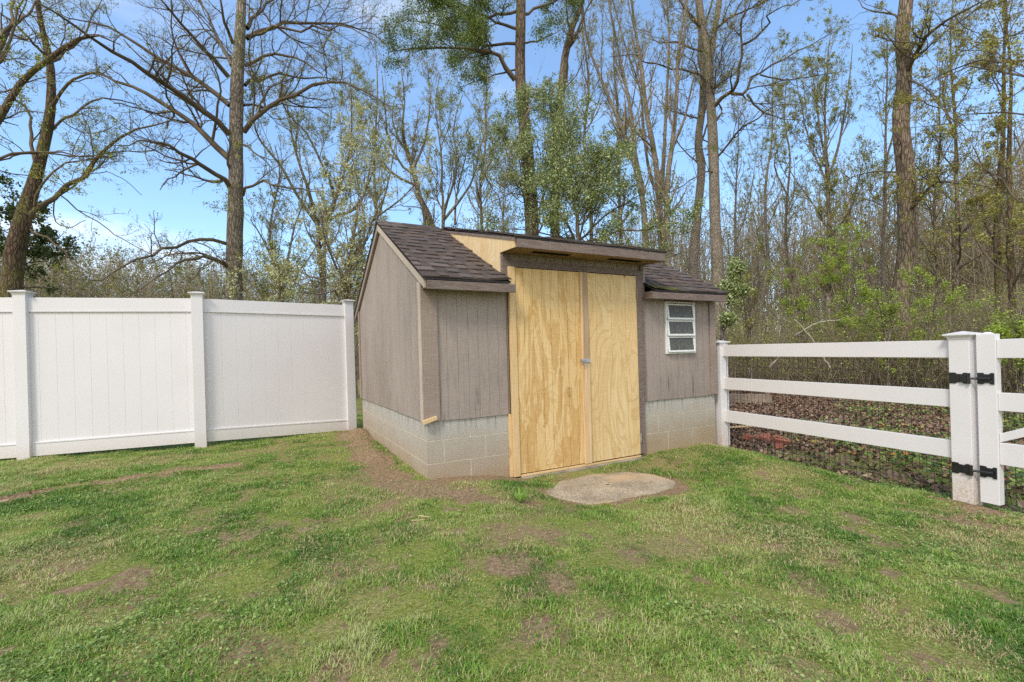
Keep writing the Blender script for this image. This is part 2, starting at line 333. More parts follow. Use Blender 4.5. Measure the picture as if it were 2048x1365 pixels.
# =================================================================== GROUND
def ground_mat():
    m, t, p = new_mat('ground_cover', .95, .1)
    so = N(t, 'ShaderNodeAttribute', attribute_name='soil').outputs['Fac']; le = N(t, 'ShaderNodeAttribute', attribute_name='leafy').outputs['Fac']
    n1 = noise(t, (1, 1, 1), 1.3, 6); n2 = noise(t, (1, 1, 1), 14, 6, .7); n3 = noise(t, (1, 1, 1), 70, 5, .75)
    green = ramp(t, n3, [(.3, srgb(76, 84, 32)), (.5, srgb(134, 144, 64)), (.7, srgb(176, 178, 104))])
    thatch = ramp(t, n3, [(.3, srgb(106, 88, 60)), (.5, srgb(160, 140, 100)), (.72, srgb(198, 180, 138))])
    col = mix(t, ramp(t, math_(t, 'ADD', math_(t, 'MULTIPLY', n1, .6), math_(t, 'MULTIPLY', n2, .4)), [(.42, (0, 0, 0)), (.6, (.85, .85, .85))]), green, thatch)
    earth = ramp(t, noise(t, (1, 1, 1), 40, 6, .75, loc=(4, 4, 4)), [(.28, srgb(98, 76, 56)), (.5, srgb(152, 126, 98)), (.7, srgb(190, 166, 134))])
    col = mix(t, ramp(t, math_(t, 'ADD', so, math_(t, 'MULTIPLY', math_(t, 'SUBTRACT', n3, .5), .7)), [(.3, (0, 0, 0)), (.6, (1, 1, 1))]), col, earth)
    litter = ramp(t, n3, [(.3, srgb(48, 34, 26)), (.5, srgb(96, 68, 48)), (.7, srgb(138, 104, 78))])
    col = mix(t, le, col, litter)
    t.links.new(col, p.inputs['Base Color']); bump(t, p, math_(t, 'ADD', math_(t, 'MULTIPLY', n2, 1.5), n3), .8, .02)
    return m
GM = ground_mat()
def axis_pts(lo, hi, flo, fhi, step):
    fine = list(np.arange(flo, fhi + 1e-6, step)); a = []; d = step; x = flo
    while x > lo: d *= 1.22; x -= d; a.append(x)
    b = []; d = step; x = fine[-1]
    while x < hi: d *= 1.22; x += d; b.append(x)
    return np.array(a[::-1] + fine + b)
gx = axis_pts(-600, 600, -6.5, 8.5, .045); gy = axis_pts(-400, 700, -4.2, 6.0, .045)
X, Y = np.meshgrid(gx, gy); Z = gz(X, Y)
V = np.stack([X.ravel(), Y.ravel(), Z.ravel()], 1); nx = len(gx); ny = len(gy)
i = np.arange(nx - 1)[None, :] + nx * np.arange(ny - 1)[:, None]; i = i.ravel()
ground = mesh_np('ground', V, np.stack([i, i + 1, i + nx + 1, i + nx], 1), mats=[GM], smooth_=True)
for nm, arr in (('soil', soil(X, Y)), ('leafy', leafy(X, Y))):
    a = ground.data.attributes.new(nm, 'FLOAT', 'POINT'); a.data.foreach_set('value', arr.ravel().astype(np.float32))
tag(ground, 'patchy spring lawn with bare soil and a leaf covered wood floor', None, None, 'structure')

# =================================================================== SHED
W, D = 3.70, 3.10
SID = siding_mat('weathered_taupe_siding', srgb(157, 142, 131))
TRIM = siding_mat('taupe_trim_paint', srgb(150, 131, 118), False)
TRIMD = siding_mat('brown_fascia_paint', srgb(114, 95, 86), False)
TRIML = siding_mat('pale_weathered_trim', srgb(194, 176, 158), False)
PLY1 = ply_mat('new_pine_plywood_left', seed=1.7, flame=.9, wavy=.4); PLY2 = ply_mat('new_pine_plywood_right', (.78, .58, .31), (.58, .36, .13), seed=6.2, flame=.35, wavy=.5)
PLYC = ply_mat('dormer_plywood', (.78, .60, .36), (.62, .40, .18), seed=3.4, flame=.3, wavy=.4)
LUM = ply_mat('new_pine_lumber', (.72, .52, .28), (.62, .40, .18), seed=9.1, flame=.2, wavy=.4)
STRIP = siding_mat('worn_mauve_strip', srgb(190, 156, 122), False)
BLK = block_mat(); MORT = simple('pale_mortar', srgb(190, 180, 158), srgb(214, 204, 184), s=9, rough=.95)
SHG = shingle_mat(); DARK = simple('dark_void', (.012, .010, .008), (.02, .017, .014), bs=0)
TAR = simple('black_shingle_edge', (.02, .018, .018), (.045, .04, .038), s=30, rough=.9)
WHITE = simple('white_vinyl', srgb(221, 216, 215), srgb(226, 222, 221), s=1.5, rough=.38, bs=0, bd=.001, bscale=400, spec=.4)
ALU = simple('white_window_paint', srgb(214, 214, 208), srgb(232, 232, 228), s=20, rough=.5, bs=0)
STEEL = simple('zinc_steel', (.42, .43, .44), (.6, .6, .6), s=30, rough=.35, bs=.05, metal=.8)
BLACKM = simple('black_gate_metal', (.012, .012, .013), (.02, .02, .021), s=30, rough=.35, bs=.05, spec=.5)
CONC = simple('aged_concrete', srgb(120, 112, 100), srgb(172, 160, 142), s=7, rough=.95, bs=.6, bd=.006, bscale=120)

shed = thing('garden_shed', 'taupe garden shed with new plywood double doors and a dormer, on a block base', 'shed', (0, 0, 0))
# foundation: real blocks around a mortar core
B = .2032
m = MB()
def block_run(x0, x1, y, outward, axis, first, gap=None):
    """three courses of 16 inch blocks along one side; first = lengths of the corner block per course"""
    for c in range(3):
        u = x0; L = first[c]; z0 = c * B; z1 = z0 + B
        while u < x1 - .02:
            e = min(u + L, x1)
            if x1 - e < .05: e = x1
            a, b = u + (.005 if u > x0 else 0), e - (.005 if e < x1 else 0)
            zz0 = z0 + .004 if c else -.25; zz1 = z1 - .005
            if axis == 'x': m.box(a, b, min(y, y + outward * .01), max(y, y + outward * .01), zz0, zz1, 0)
            else: m.box(min(y, y + outward * .01), max(y, y + outward * .01), a, b, zz0, zz1, 0)
            u = e; L = .406
def rev(x0, x1, first):   # run whose known corner is at x1
    for c in range(3):
        u = x1; L = first[c]; z0 = c * B; z1 = z0 + B
        while u > x0 + .02:
            e = max(u - L, x0)
            if e - x0 < .05: e = x0
            m.box(e + (.005 if e > x0 else 0), u - (.005 if u < x1 else 0), 0, .01, z0 + .004 if c else -.25, z1 - .005, 0)
            u = e; L = .406
block_run(0, .80, .01, -1, 'x', [.406, .152, .406])
rev(2.50, W, [.406, .152, .406])
block_run(.011, D, .01, -1, 'y', [.152, .406, .152]); 
m.box(.0025, .80, .0025, .15, -.25, .6096, 1); m.box(2.50, W, .0025, .15, -.25, .6096, 1); m.box(.0025, .15, .151, D, -.25, .6096, 1)
m.box(W - .15, W, .151, D, -.25, .6096, 0); m.box(.151, W - .151, D - .15, D, -.25, .6096, 0)
m.build('block_foundation', [BLK, MORT], shed)

RZ, RY, EZ, EY = 2.735, 1.55, 1.815, -.19      # deck top at ridge / front edge
SL = (RZ - EZ) / (RY - EY)
def roofz(y): return RZ - abs(y - RY) * SL
def boards(mb, x0, x1, ylo, yhi, zbot, ztop, step=.1016, off=0.0, groove=.007, axis='x'):
    """vertical grooved panel: raised strips over a backing sheet. front face at ylo"""
    u = x0; first = True
    while u < x1 - 1e-4:
        e = min(u + step - (off if first else 0), x1); first = False
        a, b = u, e - (groove if e < x1 else 0)
        if b - a > .004:
            za, zb = ztop(a) if callable(ztop) else ztop, ztop(b) if callable(ztop) else ztop
            jb = zbot + random.uniform(-.003, .003)
            cuts = [a, b]
            if axis == 'y' and a < RY < b: cuts = [a, RY, b]
            for p, q in zip(cuts[:-1], cuts[1:]):
                zp, zq = (ztop(p), ztop(q)) if callable(ztop) else (za, zb)
                if axis == 'x': mb.hexa([(p, ylo, jb), (q, ylo, jb), (q, ylo + .006, jb), (p, ylo + .006, jb), (p, ylo, zp), (q, ylo, zq), (q, ylo + .006, zq), (p, ylo + .006, zp)])
                else: mb.hexa([(ylo, p, jb), (ylo, q, jb), (ylo + .006, q, jb), (ylo + .006, p, jb), (ylo, p, zp), (ylo, q, zq), (ylo + .006, q, zq), (ylo + .006, p, zp)])
        u = e
random.seed(4)
top_s = lambda y: roofz(y) - .05
m = MB(); boards(m, 0.0, D, -.014, 0, .575, top_s, axis='y', off=.03, step=.2032, groove=.005)
m.prism([(0, .58), (D, .58), (D, top_s(D)), (RY, top_s(RY)), (0, top_s(0))], 'x', -.008, .03)
m.build('side_wall', SID, shed)
m = MB(); boards(m, .02, .80, -.014, 0, .575, 1.80, off=.02, step=.1016, groove=.0032); m.box(.02, .80, -.0115, .03, .58, 1.80); m.build('front_wall', SID, shed)
m = MB()
# right front wall around the window opening 2.885-3.33 x 1.115-1.68
for (a, b, z0, z1) in ((2.50, 2.885, .575, 1.80), (3.33, W, .575, 1.80), (2.885, 3.33, .575, 1.112), (2.885, 3.33, 1.682, 1.80)):
    boards(m, a, b, -.014, 0, z0, z1, step=.1016, off=.03, groove=.004); m.box(a, b, -.0112, .03, z0 + .005, z1)
fw = m.build('front_wall', SID, shed); fw['label'] = 'siding right of the doors with a small window opening'
m = MB(); m.prism([(0, .58), (D, .58), (D, top_s(D)), (RY, top_s(RY)), (0, top_s(0))], 'x', W - .03, W + .012); m.box(0, W, D - .03, D + .01, .58, top_s(D)); m.build('rear_wall', SID, shed)
m = MB(); boards(m, .765, 2.58, -.006, 0, 1.80, 2.115, step=.1016); m.box(.765, 2.58, 0, .03, 1.75, 2.115); m.build('dormer_front', SID, shed)
m = MB(); m.box(.15, W - .15, .4, D - .2, .0, .05); m.build('shed_floor', DARK, shed)
# ---- corner and opening trim
m = MB(); m.box(-.032, .115, -.034, -.015, .575, 1.73); m.build('corner_trim', TRIM, shed, .003)
m = MB(); m.box(-.034, -.015, -.0145, .062, .572, 1.80); m.build('corner_trim', TRIML, shed, .003)
m = MB(); m.box(3.615, W + .014, -.034, -.015, .585, 1.73); m.build('corner_trim', TRIM, shed, .003)
m = MB(); m.box(-.03, -.015, D - .08, D + .012, .575, 1.84); m.build('corner_trim', TRIM, shed, .003)
m = MB()
m.T = Matrix.Translation((.02, -.045, .595)) @ Matrix.Rotation(rad(-14), 4, 'Y') @ Matrix.Rotation(rad(8), 4, 'Z'); m.box(-.07, .065, -.014, .014, -.019, .017)
o = m.build('trim_scrap', LUM, shed, .004); o['label'] = 'broken piece of bare wood hanging at the foot of the corner trim'
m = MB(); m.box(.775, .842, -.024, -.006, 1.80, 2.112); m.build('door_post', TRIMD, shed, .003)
m = MB(); m.box(.842, 2.535, -.030, -.007, 1.982, 2.040); m.build('door_header', TRIMD, shed, .003)  # fascia brown reused here to paint in the darkness under the eave
m = MB(); m.box(2.425, 2.505, -.036, -.0, .0, 1.981); m.build('door_post', TRIMD, shed, .003)
m = MB(); m.box(2.506, 2.545, -.028, -.015, .58, 2.112); m.build('door_post', TRIMD, shed, .003)
m = MB(); m.box(.826, .894, -.052, -.015, -.02, 1.981); o = m.build('door_jamb', LUM, shed, .003); o['label'] = 'new pale pine board framing the left door'
m = MB(); m.box(.8005, .8255, -.004, .03, .576, 1.79); m.build('door_jamb', TRIM, shed)
m = MB(); m.box(.798, .8255, -.030, -.0, -.02, .575); m.build('door_jamb', LUM, shed, .003)
m = MB(); m.box(.80, 2.50, -.0, .10, -.2, -.022); m.box(.895, 2.44, -.085, -.001, -.2, -.030); m.build('door_sill', CONC, shed, .006)
m = MB(); m.box(.90, 1.75, -.058, .06, -.029, -.008); m.box(1.752, 2.42, -.05, .06, -.029, -.012); m.build('threshold', LUM, shed, .003)
# ---- doors
def door(name, x0, x1, mat, grooves, label):
    mb = MB(); u = x0; prev = x0
    for g in list(grooves) + [x1]:
        mb.box(prev, g - (.0045 if g < x1 else 0), -.042, -.034, .0 + random.uniform(0, .002), 1.972); prev = g
    mb.box(x0, x1, -.037, -.018, .001, 1.971)
    o = mb.build(name, mat, shed, .0015); o['label'] = label; return o
dl = door('door_leaf', .900, 1.652, PLY1, [.985, 1.086, 1.188, 1.29, 1.392, 1.49, 1.59], 'yellow plywood door with dark sap patches, on the left')
dr = door('door_leaf', 1.660, 2.418, PLY2, [1.86, 2.06, 2.26], 'yellow plywood door with tight wavy grain, on the right')
mS, tS, pS = new_mat('meeting_strip_wood', .8, .2)
g1 = noise(tS, (60, 60, 2.5), 1.0, 4); tcS = N(tS, 'ShaderNodeTexCoord'); sS = N(tS, 'ShaderNodeSeparateXYZ'); tS.links.new(tcS.outputs['Object'], sS.inputs[0])
pine = ramp(tS, g1, [(.3, srgb(196, 160, 116)), (.6, srgb(224, 192, 146))]); paint = ramp(tS, g1, [(.3, srgb(156, 128, 100)), (.65, srgb(186, 156, 124))])
mzS = N(tS, 'ShaderNodeMapRange'); mzS.inputs[1].default_value = 1.02; mzS.inputs[2].default_value = 1.12; tS.links.new(math_(tS, 'ADD', sS.outputs[2], math_(tS, 'MULTIPLY', noise(tS, (30, 30, 8), 1, 3), .1)), mzS.inputs[0])
mxS = N(tS, 'ShaderNodeMapRange'); mxS.inputs[1].default_value = 1.66; mxS.inputs[2].default_value = 1.672; tS.links.new(sS.outputs[0], mxS.inputs[0])
tS.links.new(mix(tS, math_(tS, 'MULTIPLY', mzS.outputs[0], mxS.outputs[0]), pine, paint), pS.inputs['Base Color']); bump(tS, pS, g1, .3, .003)
m = MB(); m.box(1.648, 1.738, -.062, -.0425, -.004, 1.974); o = m.build('meeting_strip', mS, dr, .003); o['label'] = 'pinkish board covering the joint between the doors'
m = MB(); m.box(2.419, 2.424, -.05, -.036, 1.74, 1.83); m.tube([(2.4215, -.054, 1.735), (2.4215, -.054, 1.835)], .006); m.build('hinge', TRIM, dr)
m = MB(); m.box(2.419, 2.424, -.05, -.036, .14, .23); m.tube([(2.4215, -.054, .135), (2.4215, -.054, .235)], .006); m.build('hinge', STEEL, dr)
m = MB(); m.box(1.628, 1.742, -.068, -.0625, 1.040, 1.078); m.box(1.632, 1.66, -.071, -.0685, 1.044, 1.074); m.tube([(1.65, -.07, 1.06), (1.65, -.09, 1.06)], .006)
hasp = m.build('hasp', STEEL, dr, .001)
m = MB(); m.tube([(1.650 + .02 * math.cos(a), -.086 - .004 * math.sin(a), 1.040 + .024 * math.sin(a)) for a in np.linspace(2.4, -3.3, 22)], .0035, 6); m.tube([(1.632, -.086, 1.060), (1.615, -.084, 1.068), (1.61, -.08, 1.062)], .0035, 6); m.build('hook', STEEL, hasp, 0)
# ---- window
wf = MB()
for (a, b, z0, z1) in ((2.866, 2.886, 1.100, 1.694), (3.328, 3.350, 1.100, 1.694)): wf.box(a, b, -.036, -.005, z0, z1)
wf.box(2.887, 3.327, -.034, -.005, 1.100, 1.118); wf.box(2.860, 3.354, -.040, -.0145, 1.6945, 1.708)
win = wf.build('window', ALU, shed, .002); win['label'] = 'small white awning window with three tilted frosted panes'
mG, tG, pG = new_mat('frosted_glass', .45, .35)
tG.links.new(ramp(tG, noise(tG, (1, 1, 1), 60, 4, .7), [(.3, (.03, .03, .027)), (.55, (.10, .095, .08)), (.75, (.26, .25, .21))]), pG.inputs['Base Color']); bump(tG, pG, noise(tG, (1, 1, 1), 120, 3), .5, .003)  # opaque frosted panes; the dark interior is put into their colour
for k in range(3):
    zt = 1.683 - k * .190; T = Matrix.Translation((0, -.030, zt)) @ Matrix.Rotation(rad(-6), 4, 'X')
    s = MB(); s.T = T; x0, x1, h = 2.889, 3.326, .186
    s.box(x0, x0 + .020, -.006, .012, -h, 0); s.box(x1 - .020, x1, -.006, .012, -h, 0); s.box(x0 + .0205, x1 - .0205, -.005, .012, -.018, 0); s.box(x0 + .0205, x1 - .0205, -.009, .012, -h, -h + .022)
    so = s.build('sash', ALU, win, .002)
    s = MB(); s.T = T; s.box(x0 + .019, x1 - .019, .001, .005, -h + .02, -.017); s.build('pane', mG, win)
s = MB(); s.box(2.87, 3.35, .03, .034, 1.10, 1.70); s.build('interior_dark_sheet', DARK, win)  # black sheet standing in for the unlit shed interior
# ---- roof
def slope_frame(y0, z0, y1, z1):
    L = math.hypot(y1 - y0, z1 - z0); return (y0, z0, (y1 - y0) / L, (z1 - z0) / L, L)
def courses(mb, x0, x1, y0, z0, y1, z1, exp, rnd, mossf=None, wav=None):
    """asphalt shingle courses from the eave (y0,z0) to the ridge (y1,z1): thin strips with thicker random tabs"""
    oy, oz, dy, dz, L = slope_frame(y0, z0, y1, z1); ny_, nz_ = -dz, dy
    if nz_ < 0: ny_, nz_ = -ny_, -nz_
    n = int(math.ceil(L / exp)); wv = wav or (lambda x, s: 0)
    def piece(a, b, s0, s1, h0, h1, tint, moss):
        P = lambda x, s_, h: (x, oy + dy * s_ + ny_ * (h + wv(x, s_)), oz + dz * s_ + nz_ * (h + wv(x, s_)))
        nseg = max(1, int((b - a) / .11)) if wav else 1
        for q in range(nseg):
            c, d = a + (b - a) * q / nseg, a + (b - a) * (q + 1) / nseg
            mb.hexa([P(c, s0, -.004), P(d, s0, -.004), P(d, s1, -.004), P(c, s1, -.004), P(c, s0, h0), P(d, s0, h0), P(d, s1, h1), P(c, s1, h1)], 0, tint=tint, moss=moss)
    for k in range(n):
        s0 = k * exp; s1 = min(s0 + exp + .03, L); u = x0 - rnd.random() * .2
        while u < x1:
            wd = rnd.uniform(.16, .34); a, b = max(u, x0), min(u + wd, x1)
            if b > a + .005: piece(a, b, s0 + rnd.uniform(-.002, .002), s1, .0055, .0008, rnd.uniform(0, .55), mossf(a, s0) if mossf else 0)
            u += wd
        u = x0 - rnd.random() * .2
        while u < x1:
            wd = rnd.uniform(.07, .19); a, b = max(u, x0), min(u + wd, x1)
            if b > a + .01: piece(a, b, s0 - .001 + rnd.uniform(-.002, .002), min(s0 + exp * .97, L), .0165, .0045, rnd.uniform(.3, 1), mossf(a, s0) if mossf else 0)
            u += wd + rnd.uniform(.03, .16)
rr = random.Random(12)
m = MB()
XL, XR = -.055, 3.755
courses(m, XL, .776, EY, EZ, RY, RZ, .135, rr, wav=lambda x, s: .018 * math.exp(-((x - .74) / .10) ** 2) * math.exp(-(s / .12) ** 2) + .003 * math.sin(x * 9 + s * 3))
courses(m, 2.560, XR, EY, EZ, RY, RZ, .135, rr, mossf=lambda x, s: .75 if (x < 2.85 and s < .13) else 0, wav=lambda x, s: .014 * math.exp(-((x - 2.62) / .12) ** 2) * math.exp(-(s / .1) ** 2) + .004 * math.sin(x * 8 + s * 4))
yb = 2 * RY - EY
courses(m, XL, XR, yb, EZ, RY, RZ, .135, rr)
u = XL
while u < XR:     # ridge caps
    e = min(u + .15, XR)
    if not (.70 < u < 2.58): m.prism([(RY - .12, roofz(RY - .12) + .010), (RY, RZ + .020), (RY + .12, roofz(RY + .12) + .010), (RY + .12, roofz(RY + .12) + .004), (RY, RZ + .010), (RY - .12, roofz(RY - .12) + .004)], 'x', u, e, tint=rr.random())
    u += .152
roof = m.build('roof', SHG, shed, attr=True, fix=True)
# deck, black drip edge and boards under the shingles
m = MB()
for (a, b) in ((XL + .004, .774), (2.563, XR - .004)):
    m.hexa([(a, EY + .004, EZ - .022), (b, EY + .004, EZ - .022), (b, RY, RZ - .022), (a, RY, RZ - .022), (a, EY + .004, EZ - .005), (b, EY + .004, EZ - .005), (b, RY, RZ - .005), (a, RY, RZ - .005)])
m.hexa([(XL + .004, RY + .001, RZ - .022), (XR - .004, RY + .001, RZ - .022), (XR - .004, yb - .004, EZ - .022), (XL + .004, yb - .004, EZ - .022), (XL + .004, RY + .001, RZ - .005), (XR - .004, RY + .001, RZ - .005), (XR - .004, yb - .004, EZ - .005), (XL + .004, yb - .004, EZ - .005)])
m.build('roof_edge', TAR, roof)
def rake(x0, x1, ya, yb_, up, dn, mat, nm='rake_board'):
    za, zb = roofz(ya), roofz(yb_)
    mb = MB(); mb.hexa([(x0, ya, za - dn), (x1, ya, za - dn), (x1, yb_, zb - dn), (x0, yb_, zb - dn), (x0, ya, za - up), (x1, ya, za - up), (x1, yb_, zb - up), (x0, yb_, zb - up)])
    return mb.build(nm, mat, shed, .003)
rake(-.045, -.018, -.168, RY - .001, .026, .105, TRIML)
rake(-.045, -.018, RY + .001, yb - .02, .026, .105, TRIM)
rake(W + .018, W + .045, -.168, RY - .001, .026, .105, TRIM); rake(W + .018, W + .045, RY + .001, yb - .02, .026, .105, TRIM)
# fascias
for (a, b) in ((-.0175, .822), (2.530, 3.717)):
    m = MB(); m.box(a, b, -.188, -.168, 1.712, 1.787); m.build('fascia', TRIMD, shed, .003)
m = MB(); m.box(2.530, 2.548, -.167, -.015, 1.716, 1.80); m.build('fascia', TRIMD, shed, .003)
for q_ in ((-.017, .822, -.167, -.034, 1.732, 1.742), (2.549, 3.716, -.167, -.034, 1.732, 1.742), (-.016, W, D + .011, yb - .03, 1.74, 1.75)):
    m = MB(); m.box(*q_); m.build('soffit', SID, shed)
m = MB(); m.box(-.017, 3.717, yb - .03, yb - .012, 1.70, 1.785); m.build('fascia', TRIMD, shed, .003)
# dormer
DZ, DY = 2.200, -.325
m = MB(); courses(m, .748, 2.612, DY, DZ, RY, RZ + .012, .135, rr, wav=lambda x, s: .004 * math.sin(x * 7 + s * 4)); 
droof = m.build('dormer_roof', SHG, shed, attr=True)
m = MB(); m.hexa([(.752, DY + .004, DZ - .018), (2.608, DY + .004, DZ - .018), (2.608, RY - .03, RZ - .012), (.752, RY - .03, RZ - .012), (.752, DY + .004, DZ - .004), (2.608, DY + .004, DZ - .004), (2.608, RY - .03, RZ), (.752, RY - .03, RZ)]); m.build('roof_edge', TAR, droof)
dsl = (RZ - DZ) / (RY - DY); dz_ = lambda y: DZ + (y - DY) * dsl
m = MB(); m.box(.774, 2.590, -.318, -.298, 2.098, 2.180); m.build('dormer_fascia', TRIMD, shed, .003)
m = MB(); m.box(.779, .798, -.297, .0, 2.105, 2.12)
xs = [.80, 1.02, 1.44, 1.95, 2.36, 2.578]
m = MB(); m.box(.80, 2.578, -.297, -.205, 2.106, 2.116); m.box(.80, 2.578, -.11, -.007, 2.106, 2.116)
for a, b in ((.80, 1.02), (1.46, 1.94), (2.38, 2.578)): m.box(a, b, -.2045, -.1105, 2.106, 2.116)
m.build('dormer_soffit', simple('stained_shaded_soffit', srgb(122, 98, 66), srgb(150, 124, 88), s=8, rough=.9), shed)  # brown stain, with the shade under the eave darkened into the colour
for a, b in ((1.021, 1.459), (1.941, 2.379)):
    m = MB(); m.box(a, b, -.204, -.111, 2.112, 2.118)
    for q in range(5): m.box(a, b, -.2 + q * .019, -.197 + q * .019, 2.108, 2.1118)
    m.build('soffit_vent', DARK, shed)
def cheek(x0, x1, nm, mat):
    ya = (RZ - .02 - DZ + 0) ; pts = [(-.297, 2.100), (0.0, 2.112), (0.0, roofz(0) - .01)]
    yc = RY - .10; pts += [(yc, roofz(yc) - .01), (yc, dz_(yc) - .02), (-.297, dz_(-.297) - .02)]
    mb = MB(); mb.prism(pts, 'x', x0, x1); return mb.build(nm, mat, shed)
ck = cheek(.760, .7735, 'dormer_cheek', PLYC); ck['label'] = 'new bare plywood triangle closing the dormer side'
cheek(2.5805, 2.594, 'dormer_cheek', SID)
mb = MB(); mb.hexa([(.752, -.322, dz_(-.322) - .047), (.7595, -.322, dz_(-.322) - .047), (.7595, RY - .15, dz_(RY - .15) - .047), (.752, RY - .15, dz_(RY - .15) - .047), (.752, -.322, dz_(-.322) - .019), (.7595, -.322, dz_(-.322) - .019), (.7595, RY - .15, dz_(RY - .15) - .019), (.752, RY - .15, dz_(RY - .15) - .019)]); mb.build('dormer_drip_board', TRIMD, shed)

# =================================================================== SLAB at the doors
sl = [(0.86, -.55), (0.84, -.72), (1.02, -1.03), (1.18, -1.10), (1.90, -1.06), (2.05, -.93), (2.08, -.66), (1.92, -.42), (1.60, -.33), (1.22, -.36)]
sl = np.concatenate([[np.array(p_) * (1 - q_) + np.array(n_) * q_ for q_ in (0, .25, .5, .75)] for p_, n_ in zip(sl, sl[1:] + sl[:1])]) + np.array([-.04, .04]); c0 = sl.mean(0); a = np.arctan2(sl[:, 1] - c0[1], sl[:, 0] - c0[0]); rl = np.hypot(*(sl - c0).T); o_ = np.argsort(a)
th = np.linspace(-math.pi, math.pi, 97)[:-1]; rl2 = np.interp(th, np.r_[a[o_] - 2 * math.pi, a[o_], a[o_] + 2 * math.pi], np.r_[rl[o_], rl[o_], rl[o_]]) * (1 + .07 * (vnoise(np.cos(th) * 2, np.sin(th) * 2, 2) - .5))
rings = []; fs = []
prof = [(1.02, -.06), (1.0, .008), (.97, .022), (.9, .026), (.78, .028), (.6, .03), (.4, .03), (.2, .03), (.03, .03)]
for k, (q, h) in enumerate(prof):
    xx = c0[0] + rl2 * q * np.cos(th); yy = c0[1] + rl2 * q * np.sin(th); base = float(gz(c0[0], c0[1]))
    rings.append(np.stack([xx, yy, base - .012 + h + .008 * (fbm(xx, yy, 5) - .5)], 1))
Vs = np.concatenate(rings); nn = len(th)
for k in range(len(prof) - 1):
    j = np.arange(nn); fs.append(np.stack([k * nn + j, k * nn + (j + 1) % nn, (k + 1) * nn + (j + 1) % nn, (k + 1) * nn + j], 1))
mC, tC, pC = new_mat('exposed_aggregate', .95, .1)
ag = noise(tC, (1, 1, 1), 75, 4, .8); bigc = noise(tC, (1, 1, 1), 3.2, 5)
col = ramp(tC, ag, [(.3, srgb(112, 100, 86)), (.48, srgb(172, 156, 132)), (.6, srgb(204, 188, 160)), (.75, srgb(228, 216, 192))])
col = mix(tC, ramp(tC, bigc, [(.42, (0, 0, 0)), (.6, (.75, .75, .75))]), col, mix(tC, .7, col, srgb(190, 184, 178), 'MULTIPLY'))
col = mix(tC, ramp(tC, noise(tC, (1, 1, 1), 2, 4, loc=(5, 2, 0)), [(.5, (0, 0, 0)), (.62, (.8, .8, .8))]), col, srgb(200, 170, 132))
tC.links.new(col, pC.inputs['Base Color']); bump(tC, pC, ag, .8, .008)
slab = mesh_np('stepping_slab', Vs, np.concatenate(fs), mats=[mC]); tag(slab, 'rounded worn concrete slab set in the ground before the shed doors', 'concrete slab')

# =================================================================== WHITE PRIVACY FENCE
def vinyl_post(mb_, x, y, z0, z1, half=.0635, ang=0.0):
    mb_.T = Matrix.Translation((x, y, 0)) @ Matrix.Rotation(ang, 4, 'Z'); mb_.box(-half, half, -half, half, z0, z1)
def vinyl_cap(parent, x, y, z, ang, org, half=.0635, nm='cap'):
    c = MB(org); c.T = Matrix.Translation((x, y, z)) @ Matrix.Rotation(ang, 4, 'Z')
    c.frust(0, 0, half + .003, -.028, half + .005, -.012); c.frust(0, 0, half + .006, -.0118, half + .022, .004); c.frust(0, 0, half + .026, .0042, half + .026, .016); c.frust(0, 0, half + .022, .0162, .004, .036)
    return c.build(nm, WHITE, parent, .0015)
def fpos(x, dep):     # point on the column x (photo px, at horizon) at view depth dep
    p = CAM + CF * dep + CR * ((x - 1024) / F * dep); return p[0], p[1]
FP = [fpos(-372, 5.05), fpos(49, 5.41), fpos(398, 5.90), fpos(698.5, 7.02)]
FZT = [2.035, 2.030, 2.030, 2.022]; FZB = [.02, .07, .10, .03]
VINYL_G = simple('white_vinyl_muddy_foot', srgb(221, 216, 215), srgb(226, 222, 221), s=1.5, rough=.38, bs=0, bd=.001, bscale=400, spec=.4)
t = VINYL_G.node_tree; p = t.nodes['Principled BSDF']; old = p.inputs['Base Color'].links[0].from_socket
tz = N(t, 'ShaderNodeTexCoord'); sz = N(t, 'ShaderNodeSeparateXYZ'); t.links.new(tz.outputs['Object'], sz.inputs[0])
mz = N(t, 'ShaderNodeMapRange'); mz.inputs[1].default_value = .30; mz.inputs[2].default_value = .0; t.links.new(sz.outputs[2], mz.inputs[0])
t.links.new(mix(t, math_(t, 'MULTIPLY', mz.outputs[0], ramp(t, noise(t, (1, 1, 1), 60, 5, .8), [(.42, (.12, .12, .12)), (.66, (.95, .95, .95))])), old, srgb(188, 158, 122)), p.inputs['Base Color'])
org = (FP[2][0], FP[2][1], 0)
pf = thing('privacy_fence', 'tall solid white vinyl fence of upright boards reaching the rear corner of the shed', 'fence', org)
for k in range(4):
    (x, y) = FP[k]; q = FP[min(k + 1, 3)]; r_ = FP[max(k - 1, 0)]; ang = math.atan2(q[1] - r_[1], q[0] - r_[0])
    mb = MB(org); vinyl_post(mb, x, y, FZB[k] - .25, FZT[k] - .02, ang=ang); po = mb.build('post', VINYL_G, pf, .003); vinyl_cap(po, x, y, FZT[k], ang, org)
